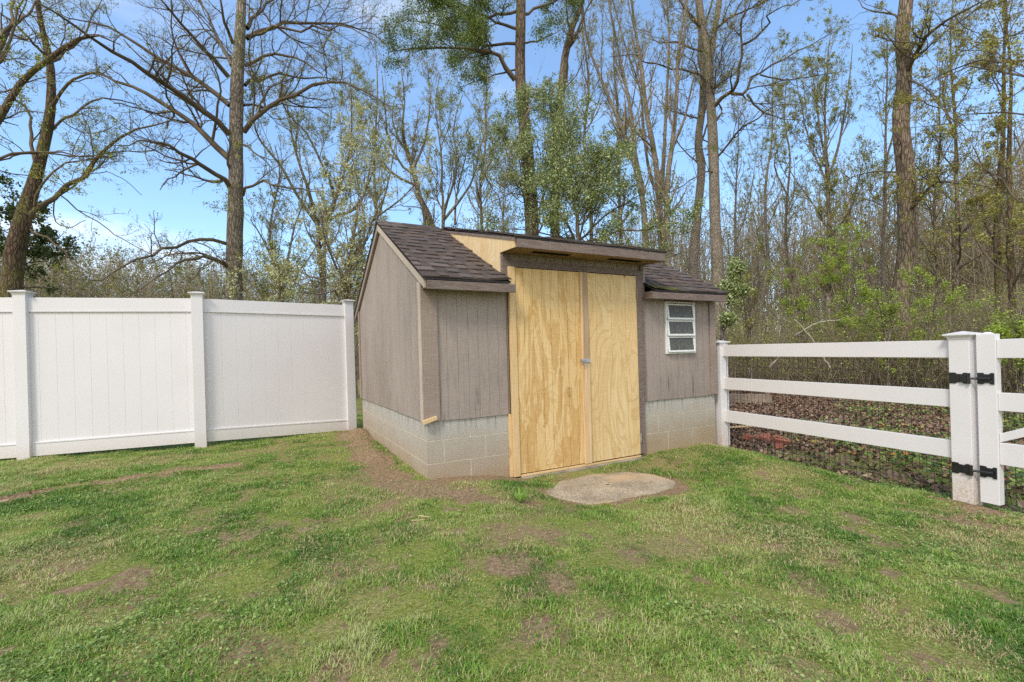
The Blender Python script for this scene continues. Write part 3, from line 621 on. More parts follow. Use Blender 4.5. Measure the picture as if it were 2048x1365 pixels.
for k in range(3):
    (x0, y0), (x1, y1) = FP[k], FP[k + 1]; L = math.hypot(x1 - x0, y1 - y0); ang = math.atan2(y1 - y0, x1 - x0)
    T = Matrix.Translation((x0, y0, 0)) @ Matrix.Rotation(ang, 4, 'Z')
    zt0, zt1 = FZT[k] - .055, FZT[k + 1] - .055; zb0, zb1 = FZB[k] + .045, FZB[k + 1] + .045
    lin = lambda u, a, b: a + (b - a) * u / L
    def sbar(mb, u0, u1, y0_, y1_, za, zb, top):
        f = (lambda u, d: lin(u, zt0, zt1) + d) if top else (lambda u, d: lin(u, zb0, zb1) + d)
        mb.hexa([(u0, y0_, f(u0, za)), (u1, y0_, f(u1, za)), (u1, y1_, f(u1, za)), (u0, y1_, f(u0, za)), (u0, y0_, f(u0, zb)), (u1, y0_, f(u1, zb)), (u1, y1_, f(u1, zb)), (u0, y1_, f(u0, zb))])
    u0, u1 = .055, L - .055
    mb = MB(org); mb.T = T; sbar(mb, u0, u1, -.024, .024, -.145, 0, True); sbar(mb, u0, u1, -.029, .029, -.170, -.1455, True); mb.build('top_rail', WHITE, pf, .003)
    mb = MB(org); mb.T = T; sbar(mb, u0, u1, -.024, .024, .0, .145, False); sbar(mb, u0, u1, -.029, .029, .1455, .165, False); mb.build('bottom_rail', VINYL_G, pf, .003)
    mb = MB(org); mb.T = T; u = u0 + (.09 if k == 1 else .03); prev = u0; edges = []
    while u < u1: edges.append((prev, u)); prev = u; u += .167
    edges.append((prev, u1))
    for a, b in edges:
        a2, b2 = a + .0013, b - .0013
        if b2 - a2 < .01: continue
        zb = lambda q: lin(q, zb0, zb1) + .15; ztp = lambda q: lin(q, zt0, zt1) - .16
        mb.hexa([(a2, -.011, zb(a2)), (b2, -.011, zb(b2)), (b2, .011, zb(b2)), (a2, .011, zb(a2)), (a2, -.011, ztp(a2)), (b2, -.011, ztp(b2)), (b2, .011, ztp(b2)), (a2, .011, ztp(a2))])
    mb.hexa([(u0, -.0092, lin(u0, zb0, zb1) + .151), (u1, -.0092, lin(u1, zb0, zb1) + .151), (u1, .0075, lin(u1, zb0, zb1) + .151), (u0, .0075, lin(u0, zb0, zb1) + .151), (u0, -.0092, lin(u0, zt0, zt1) - .161), (u1, -.0092, lin(u1, zt0, zt1) - .161), (u1, .0075, lin(u1, zt0, zt1) - .161), (u0, .0075, lin(u0, zt0, zt1) - .161)])
    mb.build('board_panel', WHITE, pf, .002)

# =================================================================== WHITE RAIL FENCE + GATE
A_, B_ = Vector((3.845, .02)), Vector((3.535, -2.395)); dirf = (B_ - A_).normalized(); angf = math.atan2(dirf.y, dirf.x); LF = (B_ - A_).length
org = (A_.x, A_.y, 0); rf = thing('rail_fence', 'low white three rail fence with black wire mesh beside the shed', 'fence', org)
PST = [(A_, -.10, 1.215), (B_, -.14, 1.185)]
for (pp, zb, ztp) in PST:
    mb = MB(org); vinyl_post(mb, pp.x, pp.y, zb - .2, ztp - .02, ang=angf); po = mb.build('post', VINYL_G, rf, .003); vinyl_cap(po, pp.x, pp.y, ztp, angf, org)
TF = Matrix.Translation((A_.x, A_.y, 0)) @ Matrix.Rotation(angf, 4, 'Z')
RAILS = [(1.048, 1.190, 1.016, 1.154), (.640, .782, .628, .766), (.230, .374, .228, .366)]
for (a0, a1, b0, b1) in RAILS:
    mb = MB(org); mb.T = TF; u0, u1 = .05, LF - .05
    mb.hexa([(u0, -.019, a0), (u1, -.019, b0), (u1, .019, b0), (u0, .019, a0), (u0, -.019, a1), (u1, -.019, b1), (u1, .019, b1), (u0, .019, a1)]); mb.build('rail', WHITE, rf, .003)
WIRE = simple('black_fence_wire', (.02, .02, .02), (.03, .03, .03), rough=.5, bs=0)
def wire_mesh(name, T, u0, u1, z0, z1, yy, parent, org_, stepu=.0508, stepz=.1016, r=.0013):
    vs = []; fs = []
    segs = [((u, z0(u)), (u, z1(u))) for u in np.arange(u0, u1, stepu)]
    for z in np.arange(.0, 1.2, stepz): segs.append(((u0, z0(u0) + z), (u1, z0(u1) + z))) if z0(u0) + z < z1(u0) else None
    for (a, b) in segs:
        pa = np.array([a[0], yy, a[1]]); pb = np.array([b[0], yy, b[1]]); n = len(vs); v_ = abs(a[0] - b[0]) < 1e-6
        e1 = np.array([r, 0, 0]) if v_ else np.array([0, 0, r]); e2 = np.array([0, r, 0])
        for pnt in (pa, pb):
            for s1, s2 in ((1, 1), (-1, 1), (-1, -1), (1, -1)): vs.append(tuple(pnt + e1 * s1 + e2 * s2))
        fs += [(n + i_, n + (i_ + 1) % 4, n + 4 + (i_ + 1) % 4, n + 4 + i_) for i_ in range(4)]
    mb = MB(org_); mb.T = T; mb.add(vs, fs); return mb.build(name, WIRE, parent, fix=False)
wire_mesh('wire_mesh', TF, .08, LF - .07, lambda u: -.09 - .03 * u / LF, lambda u: 1.13 - .03 * u / LF, .022 if math.sin(angf) < 0 else -.022, rf, org)
# gate
G0 = B_ + dirf * .145; LG = 1.25; org = (G0.x, G0.y, 0); gt = thing('field_gate', 'white vinyl gate hung on black hinges from the rail fence post', 'gate', org)
TG = Matrix.Translation((G0.x, G0.y, 0)) @ Matrix.Rotation(angf, 4, 'Z')
for u in (0, LG):
    mb = MB(org); mb.T = TG; mb.box(u - .055, u + .055, -.032, .032, -.065, 1.190); mb.frust(u, 0, .030, 1.1905, .012, 1.206); po = mb.build('stile', WHITE, gt, .003)
for (z0, z1) in ((1.012, 1.150), (.628, .760), (.235, .395)):
    mb = MB(org); mb.T = TG; mb.box(.0555, LG - .0555, -.019, .019, z0, z1); mb.build('rail', WHITE, gt, .003)
mb = MB(org); mb.T = TG; mb.hexa([(.056, -.016, .396), (LG - .056, -.016, .92), (LG - .056, .016, .92), (.056, .016, .396), (.056, -.016, .46), (LG - .056, -.016, 1.00), (LG - .056, .016, 1.00), (.056, .016, .46)]); mb.build('brace', WHITE, gt, .003)
wire_mesh('wire_mesh', TG, .07, LG - .06, lambda u: -.055, lambda u: 1.12, .022, gt, org)
sgn = -1 if TF.to_3x3() @ Vector((0, 1, 0)) @ Vector((1, 0, 0)) > 0 else 1       # local side that faces the viewer (towards -X)
for zc in (.862, .168):
    mb = MB(org); mb.T = TG
    def P_(a, b, c0_, c1_, z0, z1): mb.box(a, b, min(sgn * c0_, sgn * c1_), max(sgn * c0_, sgn * c1_), z0, z1)
    def oct_(a, b, c0_, c1_, z0, z1):
        n_ = .010; poly = [(a, z0), (a + (b - a) * .35, z0), (a + (b - a) * .42, z0 + n_), (a + (b - a) * .72, z0 + n_), (a + (b - a) * .8, z0), (b, z0), (b, z1), (a + (b - a) * .8, z1), (a + (b - a) * .72, z1 - n_), (a + (b - a) * .42, z1 - n_), (a + (b - a) * .35, z1), (a, z1)]
        mb.prism(poly, 'y', min(sgn * c0_, sgn * c1_), max(sgn * c0_, sgn * c1_))
    oct_(-.205, -.095, .0640, .070, zc - .042, zc + .042)       # plate on the fence post
    oct_(-.050, .045, .0325, .040, zc - .042, zc + .042)        # plate on the gate stile
    P_(-.135, -.085, .0702, .084, zc - .030, zc + .030)
    mb.tube([(-.085, sgn * .078, zc - .04), (-.085, sgn * .078, zc + .04)], .012, 10)
    mb.tube([(-.08, sgn * .078, zc), (-.045, sgn * .062, zc), (.03, sgn * .050, zc)], .009, 10)
    for (a, h) in ((-.19, .028), (-.19, -.028), (.03, .028), (.03, -.028)): mb.tube([(a, sgn * (.070 if a < 0 else .040), zc + h), (a, sgn * (.075 if a < 0 else .045), zc + h)], .007, 8)
    mb.build('hinge', BLACKM, gt, .001)

# =================================================================== TREES
UP = np.array([0, 0, 1.0])
def nrm(a): return a / (np.linalg.norm(a, axis=-1, keepdims=True) + 1e-9)
def tubes(P, R, sides):
    """P (n,k,3) centre lines, R (n,k) radii -> vertices, quads"""
    n, k, _ = P.shape
    T = np.gradient(P, axis=1); T = nrm(T); ref = np.where(np.abs(T[:, :1, 2:3]) > .8, np.array([[[1., 0, 0]]]), np.array([[[0, 0, 1.]]]))
    ref = np.broadcast_to(ref, T.shape); A = nrm(np.cross(T, ref)); Bv = np.cross(T, A)
    th = np.linspace(0, 2 * np.pi, sides, endpoint=False)
    V = P[:, :, None, :] + R[:, :, None, None] * (A[:, :, None, :] * np.cos(th)[None, None, :, None] + Bv[:, :, None, :] * np.sin(th)[None, None, :, None])
    V = V.reshape(-1, 3); base = (np.arange(n) * k * sides)[:, None, None] + (np.arange(k - 1) * sides)[None, :, None]
    j = np.arange(sides)[None, None, :]; j2 = (j + 1) % sides
    Q = np.stack([base + j, base + j2, base + sides + j2, base + sides + j], -1).reshape(-1, 4)
    return V, Q
def resample(pts, radii, k, rng, wob=0.0):
    """Catmull-Rom through pts, k points"""
    pts = np.asarray(pts, float); radii = np.asarray(radii, float); n = len(pts)
    e = np.vstack([2 * pts[0] - pts[1], pts, 2 * pts[-1] - pts[-2]])
    d = np.r_[0, np.cumsum(np.linalg.norm(np.diff(pts, axis=0), axis=1))]; s = np.linspace(0, d[-1], k)
    i = np.clip(np.searchsorted(d, s, side='right') - 1, 0, n - 2); t = ((s - d[i]) / (d[i + 1] - d[i] + 1e-9))[:, None]
    p0, p1, p2, p3 = e[i], e[i + 1], e[i + 2], e[i + 3]
    o = .5 * (2 * p1 + (p2 - p0) * t + (2 * p0 - 5 * p1 + 4 * p2 - p3) * t ** 2 + (-p0 + 3 * p1 - 3 * p2 + p3) * t ** 3)
    if wob: o[1:] += rng.normal(0, 1, (k - 1, 3)) * wob * d[-1] / k
    return o, np.interp(s, d, radii)
def spawn(P, R, dens, ratio, ang, k, rng, tmin=.2, up=.08, jit=.22, rr=.5, lmin=.15, lmax=9, absl=None, rmin=.003):
    n, kk, _ = P.shape; L = np.linalg.norm(np.diff(P, axis=1), axis=2).sum(1)
    cnt = rng.poisson(np.maximum(dens * L, .01)); idx = np.repeat(np.arange(n), cnt); m_ = len(idx)
    if m_ == 0: return np.zeros((0, k, 3)), np.zeros((0, k))
    t = rng.uniform(tmin, 1, m_); f = t * (kk - 1); i = np.minimum(f.astype(int), kk - 2); fr = (f - i)[:, None]
    p = P[idx, i] * (1 - fr) + P[idx, i + 1] * fr; tg = nrm(P[idx, i + 1] - P[idx, i]); r = R[idx, i] * (1 - fr[:, 0]) + R[idx, i + 1] * fr[:, 0]
    pr = nrm(np.cross(tg, nrm(rng.normal(0, 1, (m_, 3))))); a = np.radians(rng.normal(ang, ang * .25, m_))[:, None]
    d = nrm(tg * np.cos(a) + pr * np.sin(a) + UP * up * 1.5)
    ln = (absl * rng.uniform(.4, 1.2, m_) if absl else L[idx] * ratio * (1.15 - t * .75) * rng.uniform(.5, 1.25, m_)); ln = np.clip(ln, lmin, lmax)
    out = np.zeros((m_, k, 3)); out[:, 0] = p
    for q in range(1, k):
        d = nrm(d + rng.normal(0, jit, (m_, 3)) + UP * up); out[:, q] = out[:, q - 1] + d * (ln / (k - 1))[:, None]
    r0 = np.maximum(np.minimum(r * rr, ln * .028 + .002), rmin)
    RR = r0[:, None] * np.linspace(1, .35, k)[None, :]
    return out, np.maximum(RR, rmin * .6)
def leaf_quads(P, n, size, rng, spread=.05, flat=.0, aspect=.7, tmin=.3, clump=1):
    """n leaf pieces on random points of the lines P; each a folded pair of triangles as a quad"""
    i = rng.integers(0, len(P), n // clump); i = np.repeat(i, clump); k = P.shape[1]; n = len(i)
    f = np.repeat(rng.uniform(tmin, 1, n // clump), clump) * (k - 1) + rng.normal(0, .05, n); f = np.clip(f, 0, k - 1.001); a = f.astype(int); fr = (f - a)[:, None]
    c = P[i, a] * (1 - fr) + P[i, a + 1] * fr + rng.normal(0, spread, (n, 3))
    u = rng.normal(0, 1, (n, 3)); u[:, 2] *= (1 - flat); u = nrm(u); v = nrm(np.cross(u, nrm(rng.normal(0, 1, (n, 3)) + UP * flat * 3)))
    s = size * rng.uniform(.5, 1.4, (n, 1)); w_ = nrm(np.cross(u, v)) * s * .25
    V = np.stack([c - u * s * .5, c + v * s * aspect * .5 + w_, c + u * s * .5, c - v * s * aspect * .5 + w_], 1).reshape(-1, 3)
    return V, np.arange(n * 4).reshape(-1, 4), np.repeat(rng.random(n), 4)
def cat(parts):
    Vs, Qs, n = [], [], 0
    for V, Q in parts: Vs.append(V); Qs.append(Q + n); n += len(V)
    return np.concatenate(Vs), np.concatenate(Qs)

GREYB = bark_mat('grey_ridged_bark', srgb(142, 128, 114), srgb(176, 162, 146), .15)
MOSSB = bark_mat('mossy_dark_bark', srgb(98, 80, 66), srgb(130, 112, 92), .40, (.13, .13, .035))
BROWNB = bark_mat('deep_furrowed_bark', srgb(130, 112, 96), srgb(164, 146, 126), .1, s=15)
PALEB = bark_mat('pale_grey_bark', srgb(154, 140, 124), srgb(188, 174, 156), .12, s=40)
REDB = bark_mat('red_brown_pine_bark', srgb(112, 94, 80), srgb(148, 128, 112), .1, s=15)
TWIG = simple('dark_twig_bark', srgb(84, 72, 58), srgb(116, 102, 84), s=3, bs=0)
TWIGL = simple('pale_twig_bark', srgb(122, 108, 88), srgb(152, 138, 114), s=3, bs=0)
TWIGP = simple('hazed_grey_brown_bark', srgb(142, 126, 102), srgb(176, 160, 134), s=3, bs=0)  # bark paled so the far stems carry haze in their colour
TWIGM = simple('mossy_twig_bark', srgb(82, 70, 54), srgb(114, 98, 74), s=3, bs=0)
BUD = tint_mat('yellow_green_buds', [(0, srgb(120, 96, 44)), (.3, srgb(150, 150, 58)), (.7, srgb(176, 184, 80)), (1, srgb(196, 200, 122))])
BUDR = tint_mat('russet_and_green_buds', [(0, srgb(136, 100, 60)), (.3, srgb(162, 142, 78)), (.6, srgb(172, 174, 88)), (1, srgb(194, 200, 116))])
SPRING = tint_mat('fresh_spring_leaves', [(0, srgb(136, 152, 56)), (.5, srgb(172, 194, 76)), (1, srgb(204, 216, 116))])
BLOSSOM = tint_mat('cream_blossom', [(0, srgb(150, 150, 84)), (.4, srgb(196, 196, 134)), (1, srgb(232, 228, 190))])
HOLLY = tint_mat('dark_glossy_evergreen', [(0, srgb(96, 112, 54)), (.4, srgb(138, 152, 82)), (.75, srgb(176, 186, 122)), (1, srgb(208, 212, 170))], .4, .25, .5)
PINE = tint_mat('pine_needles', [(0, srgb(84, 100, 44)), (.5, srgb(122, 140, 66)), (1, srgb(152, 166, 90))], .6, .3)
CONIF = tint_mat('dark_conifer_foliage', [(0, srgb(58, 68, 38)), (.6, srgb(88, 102, 56)), (1, srgb(118, 132, 78))], .6, .2)

LVB = ((3.4, .42, 50, 8, .08), (5.0, .55, 46, 6, .1), (7.0, .55, 45, 4, .1))
class Tree:
    def __init__(s, name, label, cat_, base, seed, group=None):
        s.base = np.array(base, float); s.root = thing(name, label, cat_, base, group); s.rng = np.random.default_rng(seed)
        s.limbs = []; s.tr = []
        v = s.base - CAM; cth = (v[0] * CF[0] + v[1] * CF[1]) / math.hypot(v[0], v[1]); s.k = max(.42, cth * cth)   # edge-of-frame trunks look wider than they are
    def trunk(s, pts, radii, k=26, sides=14, wob=.0):
        radii = s.k * np.interp(np.linspace(0, 1, len(pts)), np.linspace(0, 1, len(radii)), radii); P, R = resample(pts, radii, k, s.rng, wob); s.tr.append((P, R, sides)); return P, R
    def limb(s, pts, r0, r1=.012, k=12, wob=.10):
        n = len(pts); P, R = resample(pts, np.linspace(r0 * s.k, r1 * .6, n), k, s.rng, wob); s.limbs.append((P, R))
    def px(s, pts, D, D1=None):
        D1 = D if D1 is None else D1; n = len(pts)
        return [at(x, y, D + (D1 - D) * i / max(n - 1, 1)) for i, (x, y) in enumerate(pts)]
    def finish(s, bark, twig, leafmat=None, nleaf=20000, lsize=.035, auto=None, lv=((1.0, .45, 45, 6, .3), (2.2, .4, 45, 5, .15), (3.2, .4, 48, 4, .12)), up=.06, leafspread=.03, trunk_twigs=.0, ratio=1, jit=.22, leaftmin=.3, clump=3, flat=0, kb=12):
        rng = s.rng
        mb_ = [tubes(P[None], (R * (1 + .10 * (rng.random(len(R)) - .5)))[None], sd_) for P, R, sd_ in s.tr]
        V, Q = cat(mb_); ot = mesh_np('trunk', V - s.base, Q, s.root, [bark], smooth_=True)
        P = np.stack([a for a, _ in s.limbs]) if s.limbs else np.zeros((0, kb, 3)); R = np.stack([b for _, b in s.limbs]) if s.limbs else np.zeros((0, kb))
        if auto:
            src = [x for x in s.tr]; TP = np.stack([resample(p_, r_, 20, rng)[0] for p_, r_, _ in src]); TR = np.stack([resample(p_, r_, 20, rng)[1] for p_, r_, _ in src])
            d_, L_, ang_, tm_, up_ = auto
            p2, r2 = spawn(TP, TR, d_, 1, ang_, kb, rng, tmin=tm_, up=up_, jit=.11, rr=.45, absl=L_)
            P = np.concatenate([P, p2]); R = np.concatenate([R, r2])
        parts = [tubes(P, R, 7)]; prev = (P, R)
        for li, (dens, rat, ang, k, tm) in enumerate(lv):
            p2, r2 = spawn(prev[0], prev[1], dens, rat * ratio, ang, k, rng, tmin=tm, up=up, jit=jit)
            parts.append(tubes(p2, r2, 4 if li == 0 else 3)); prev = (p2, r2)
            if li == len(lv) - 2: second = p2
        V, Q = cat(parts); ob = mesh_np('branches', V - s.base, Q, s.root, [twig], smooth_=True); s.nb = len(Q)
        if leafmat is not None:
            V, Q, tn = leaf_quads(prev[0], nleaf, lsize, rng, leafspread, tmin=leaftmin, clump=clump, flat=flat); mesh_np('leaves', V - s.base, Q, s.root, [leafmat], tn)
        s.last = prev; s.parts = parts
        return s
def ground_at(p): return (p[0], p[1], float(gz(p[0], p[1])))
def base_of(x, y, D):
    p = at(x, y, D); return ground_at(p)

# --- large tree behind the privacy fence (upright, grey bark)
D0 = 13.0; b = base_of(467, 640, D0)
t2 = Tree('oak_tree', 'tall straight grey tree with arching limbs, rising behind the middle post of the privacy fence', 'tree', b, 21)
pT = [np.array(b) - [0, 0, .2]] + t2.px([(468, 600), (469, 520), (470, 440), (471, 370), (472, 308), (473, 240), (474, 176), (476, 130), (478, 88), (481, 40), (484, 0), (487, -90), (480, -260), (492, -480)], D0)
t2.trunk(pT, np.array([.29, .245, .235, .235, .225, .215, .205, .195, .185, .175, .16, .14, .13, .10, .06, .02]), 34, 18, wob=.018)
for x in (478, 455):
    pass
for pts, r0, dz in (
    ([(459, 374), (440, 352), (396, 325), (352, 301), (325, 288), (281, 281), (230, 290)], .085, -2),
    ([(457, 316), (431, 286), (396, 259), (360, 233), (316, 198), (272, 176), (237, 163), (202, 147), (176, 141), (120, 150)], .105, 1.5),
    ([(457, 268), (431, 242), (387, 207), (343, 176), (299, 149), (246, 114), (198, 84), (149, 55), (105, 26), (60, 0)], .10, -2.5),
    ([(459, 211), (422, 176), (378, 147), (334, 123), (290, 101), (246, 70), (207, 48), (158, 42), (100, 20)], .085, 1),
    ([(457, 154), (422, 114), (387, 75), (352, 35), (321, 0), (280, -50)], .075, -1.5),
    ([(464, 132), (440, 88), (422, 44), (404, 0), (380, -70)], .07, 2),
    ([(466, 88), (448, 44), (440, 0), (425, -80)], .06, -1),
    ([(453, 488), (413, 481), (378, 484), (343, 497), (308, 505), (272, 519), (237, 541), (202, 558), (160, 560)], .06, -2),
    ([(457, 536), (431, 523), (404, 514), (365, 523), (325, 545), (290, 571), (264, 590)], .055, -2.5),
    ([(453, 532), (413, 510), (378, 508), (334, 512), (299, 527), (260, 520)], .045, 1.5),
    ([(488, 264), (510, 237), (541, 211), (576, 193), (620, 176), (655, 160), (690, 165), (725, 185), (760, 202), (790, 230)], .085, -2),
    ([(490, 171), (510, 160), (549, 154), (598, 154), (637, 156), (673, 160), (700, 150)], .055, 1.5),
    ([(490, 132), (519, 119), (554, 108), (589, 116), (620, 127), (646, 158), (670, 200)], .06, -1.5),
    ([(494, 77), (527, 62), (563, 48), (602, 42), (646, 44), (690, 53), (734, 66), (765, 79), (800, 100)], .075, 2),
    ([(494, 72), (545, 58), (598, 57), (640, 56), (686, 57), (730, 70), (760, 95)], .05, -2),
    ([(494, 57), (514, 31), (545, 0), (590, -60)], .075, 1),
    ([(488, 211), (523, 211), (563, 211), (607, 213), (650, 226), (690, 250)], .04, 2.5),
    ([(486, 391), (501, 374), (527, 367), (563, 374), (598, 378), (642, 387), (681, 404)], .05, -2.5),
    ([(457, 281), (488, 290), (519, 312), (541, 334), (560, 370)], .04, -1),
    ([(664, 57), (650, 88), (648, 115), (653, 145), (640, 175)], .03, 0),
    ([(463, 353), (455, 320), (459, 290), (448, 262)], .05, -.5),
    ([(484, -60), (540, -110), (620, -150)], .06, 1), ([(482, -100), (430, -160), (330, -210)], .06, -1),
    ):
    t2.limb(t2.px(pts, D0, D0 + dz), r0, .010)
t2.finish(GREYB, TWIG, BUD, 11000, .030, lv=LVB, up=.05)
# knots on the trunk
for (x, y) in ((460, 345), (478, 478), (462, 528)):
    pass

# --- leaning mossy tree at the left edge
D1 = 14.0; b = base_of(12, 640, D1)
t1 = Tree('maple_tree', 'dark mossy leaning tree with a heavy right limb, above the left end of the fence', 'tree', b, 5)
t1.trunk([np.array(b) - [0, 0, .2]] + t1.px([(24, 571), (40, 461), (66, 374), (86, 299), (101, 220), (101, 132), (86, 66), (75, 0), (70, -120), (90, -300)], D1), [.44, .37, .32, .26, .21, .18, .15, .12, .10, .07, .03], 30, 16)
for pts, r0, dz in (
    ([(50, 445), (88, 409), (132, 378), (176, 338), (211, 303), (246, 272), (286, 250), (334, 242), (380, 250)], .125, -1.5),
    ([(72, 330), (66, 285), (64, 237), (44, 207), (0, 171), (-60, 120)], .085, 1),
    ([(104, 215), (116, 195), (136, 171), (167, 149), (198, 145), (229, 163), (270, 200)], .085, -1.5),
    ([(96, 270), (115, 250), (141, 224), (176, 202), (220, 199), (264, 209), (308, 229), (350, 236)], .07, 1.5),
    ([(85, 306), (140, 312), (200, 314), (260, 303), (310, 300), (335, 290)], .04, -2),
    ([(80, 305), (40, 310), (0, 325), (-60, 360)], .06, -1),
    ([(55, 455), (90, 475), (130, 510), (165, 540), (200, 555)], .05, -2.5),
    ([(98, 125), (130, 105), (163, 75), (190, 30), (215, -30)], .08, 1), ([(98, 120), (60, 80), (20, 40), (-40, 0)], .07, -1),
    ([(120, 390), (170, 430), (225, 465), (290, 505), (330, 520)], .032, -1.5), ([(110, 400), (108, 440), (140, 455), (170, 440)], .03, -1),
    ([(180, 348), (215, 345), (248, 360), (283, 390)], .022, -.5), ([(75, 0), (120, -60), (200, -120)], .07, 1)):
    t1.limb(t1.px(pts, D1, D1 + dz), r0, .010)
t1.finish(MOSSB, TWIGM, BUD, 8500, .030, lv=LVB)

# --- second leaning tree, trunk cut by the frame edge, long boughs over the fence
D2 = 12.0; b = base_of(-150, 640, D2)
t0 = Tree('maple_tree', 'mossy boughs of a tree leaning in from beyond the left end of the privacy fence', 'tree', b, 6)
t0.trunk([np.array(b)] + t0.px([(-120, 480), (-70, 330), (-10, 250), (44, 163), (88, 127), (140, 88), (190, 70), (240, 90)], D2, D2 - 1), [.26, .22, .18, .13, .11, .10, .085, .05, .02], 26, 12)
t0.limb(t0.px([(-60, 320), (-30, 200), (0, 110), (40, 40), (60, -40)], D2), .10); t0.limb(t0.px([(-20, 140), (15, 70), (25, 0), (30, -80)], D2, D2 + 1), .11)
t0.limb(t0.px([(0, 75), (40, 40), (70, 10), (100, -40)], D2, D2 + 1), .08); t0.limb(t0.px([(-100, 380), (-20, 330), (60, 305), (140, 308), (210, 312)], D2, D2 - 1), .07)
t0.finish(MOSSB, TWIGM, BUD, 5000, .030, lv=LVB)

# --- furrowed trunk behind the rail fence
D7 = 18.0; b = base_of(1807, 740, D7)
t7 = Tree('oak_tree', 'thick crooked trunk with deep furrowed bark standing behind the rail fence near the gate', 'tree', b, 31)
t7.trunk([np.array(b) - [0, 0, .2]] + t7.px([(1807, 690), (1802, 640), (1800, 600), (1808, 550), (1814, 500), (1815, 440), (1814, 380), (1809, 320), (1802, 260), (1802, 225), (1806, 190), (1809, 140), (1804, 90), (1806, 50), (1813, 0), (1818, -120), (1805, -300)], D7), [.50, .43, .41, .40, .41, .40, .41, .40, .38, .36, .35, .33, .31, .31, .30, .28, .24, .12], 38, 18)
for pts, r0, dz in (
    ([(1812, 150), (1828, 118), (1854, 77), (1895, 41), (1946, 10), (2010, -20)], .13, -2), ([(1818, 425), (1836, 405), (1864, 369), (1905, 364), (1977, 374), (2048, 400)], .085, -2.5),
    ([(1806, 344), (1751, 344), (1720, 350), (1695, 354), (1672, 333)], .045, -1), ([(1805, 330), (1802, 310), (1804, 290), (1790, 270)], .04, -1), ([(1810, 205), (1840, 200), (1880, 215), (1930, 200)], .05, -1),
    ([(1816, 60), (1780, 30), (1740, 20), (1700, -10)], .06, 1), ([(1790, 450), (1760, 410), (1730, 400), (1700, 420)], .035, 1.5), ([(1808, 160), (1850, 175), (1900, 240), (1960, 260)], .05, -2), ([(1812, -40), (1760, -120), (1700, -180)], .08, 1), ([(1815, -60), (1880, -140), (1960, -170)], .08, 1)):
    t7.limb(t7.px(pts, D7, D7 + dz), r0, .012)
t7.finish(BROWNB, TWIG, BUDR, 16000, .04, lv=LVB)

# --- tall forked pair behind the right end of the shed
D5 = 18.0; b = base_of(1440, 700, D5)
t5 = Tree('tulip_tree', 'tall smooth grey forked tree with crooked right limbs, behind the window end of the shed', 'tree', b, 41)
t5.trunk([np.array(b)] + t5.px([(1437, 600), (1434, 520), (1430, 440), (1428, 352), (1425, 264), (1421, 198), (1417, 110), (1409, 75), (1406, 57), (1399, 0), (1395, -150), (1402, -330)], D5), [.27, .245, .235, .225, .215, .20, .185, .165, .14, .14, .13, .10, .04], 34, 14)
t5.trunk(t5.px([(1419, 130), (1424, 105), (1428, 66), (1439, 0), (1446, -130), (1440, -280)], D5, D5 + .5), [.12, .12, .12, .12, .09, .03], 16, 12)
for pts, r0, dz in (
    ([(1430, 212), (1445, 197), (1463, 185), (1476, 150), (1483, 100), (1481, 44), (1498, 13), (1520, -40)], .095, -1.5), ([(1463, 188), (1494, 189), (1498, 167), (1520, 145), (1556, 123), (1600, 101), (1643, 75), (1700, 50)], .07, 1.5),
    ([(1484, 90), (1512, 75), (1538, 48), (1534, 31), (1578, 9), (1640, -5)], .05, -1.5), ([(1494, 189), (1512, 211), (1534, 229), (1569, 237), (1620, 245)], .05, 1), ([(1429, 245), (1443, 225), (1438, 205), (1450, 195)], .06, 0),
    ([(1430, 320), (1459, 281), (1490, 251), (1520, 237), (1556, 211), (1610, 215)], .05, -2), ([(1415, 110), (1393, 97), (1353, 88), (1314, 84), (1287, 62), (1250, 50)], .055, 1.5), ([(1413, 165), (1384, 145), (1336, 136), (1305, 127), (1261, 110), (1215, 112)], .055, -1.5),
    ([(1405, 60), (1379, 26), (1358, 0), (1330, -50)], .06, -1), ([(1520, 150), (1580, 160), (1640, 150), (1700, 140)], .035, 1), ([(1424, 250), (1426, 180), (1445, 100), (1480, 40), (1500, -20)], .045, 2), ([(1430, 60), (1470, 30), (1540, 0), (1600, -30)], .05, -2), ([(1433, 345), (1400, 350), (1350, 380), (1310, 400)], .035, -1.5), ([(1428, 300), (1380, 300), (1340, 310)], .025, 1)):
    t5.limb(t5.px(pts, D5, D5 + dz), r0, .012)
t5.finish(PALEB, TWIG, BUDR, 14000, .04, lv=LVB)
b = base_of(1384, 700, D5 + 1.5)
t5b = Tree('tulip_tree', 'slimmer grey trunk close beside the tall forked tree, leaning into it from the shed side', 'tree', b, 42)
t5b.trunk([np.array(b)] + t5b.px([(1386, 549), (1390, 490), (1393, 440), (1400, 380), (1403, 330), (1396, 290), (1398, 264), (1405, 210), (1406, 150), (1404, 100), (1396, 20), (1380, -120)], D5 + 1.5), [.22, .20, .195, .19, .18, .18, .17, .165, .15, .14, .12, .09, .04], 28, 12)
for pts, r0 in (([(1398, 330), (1375, 310), (1350, 270), (1330, 200)], .04), ([(1402, 240), (1370, 230), (1330, 215), (1300, 180)], .045), ([(1406, 280), (1440, 300), (1480, 330)], .03), ([(1400, 60), (1360, 0), (1330, -60)], .06)):
    t5b.limb(t5b.px(pts, D5 + 1.5, D5 + 2.5), r0, .012)
t5b.finish(PALEB, TWIG, BUDR, 5000, .04, auto=(1, 2.0, 60, .5, .10), lv=((3, .4, 50, 6, .12), (6, .5, 48, 4, .12)))

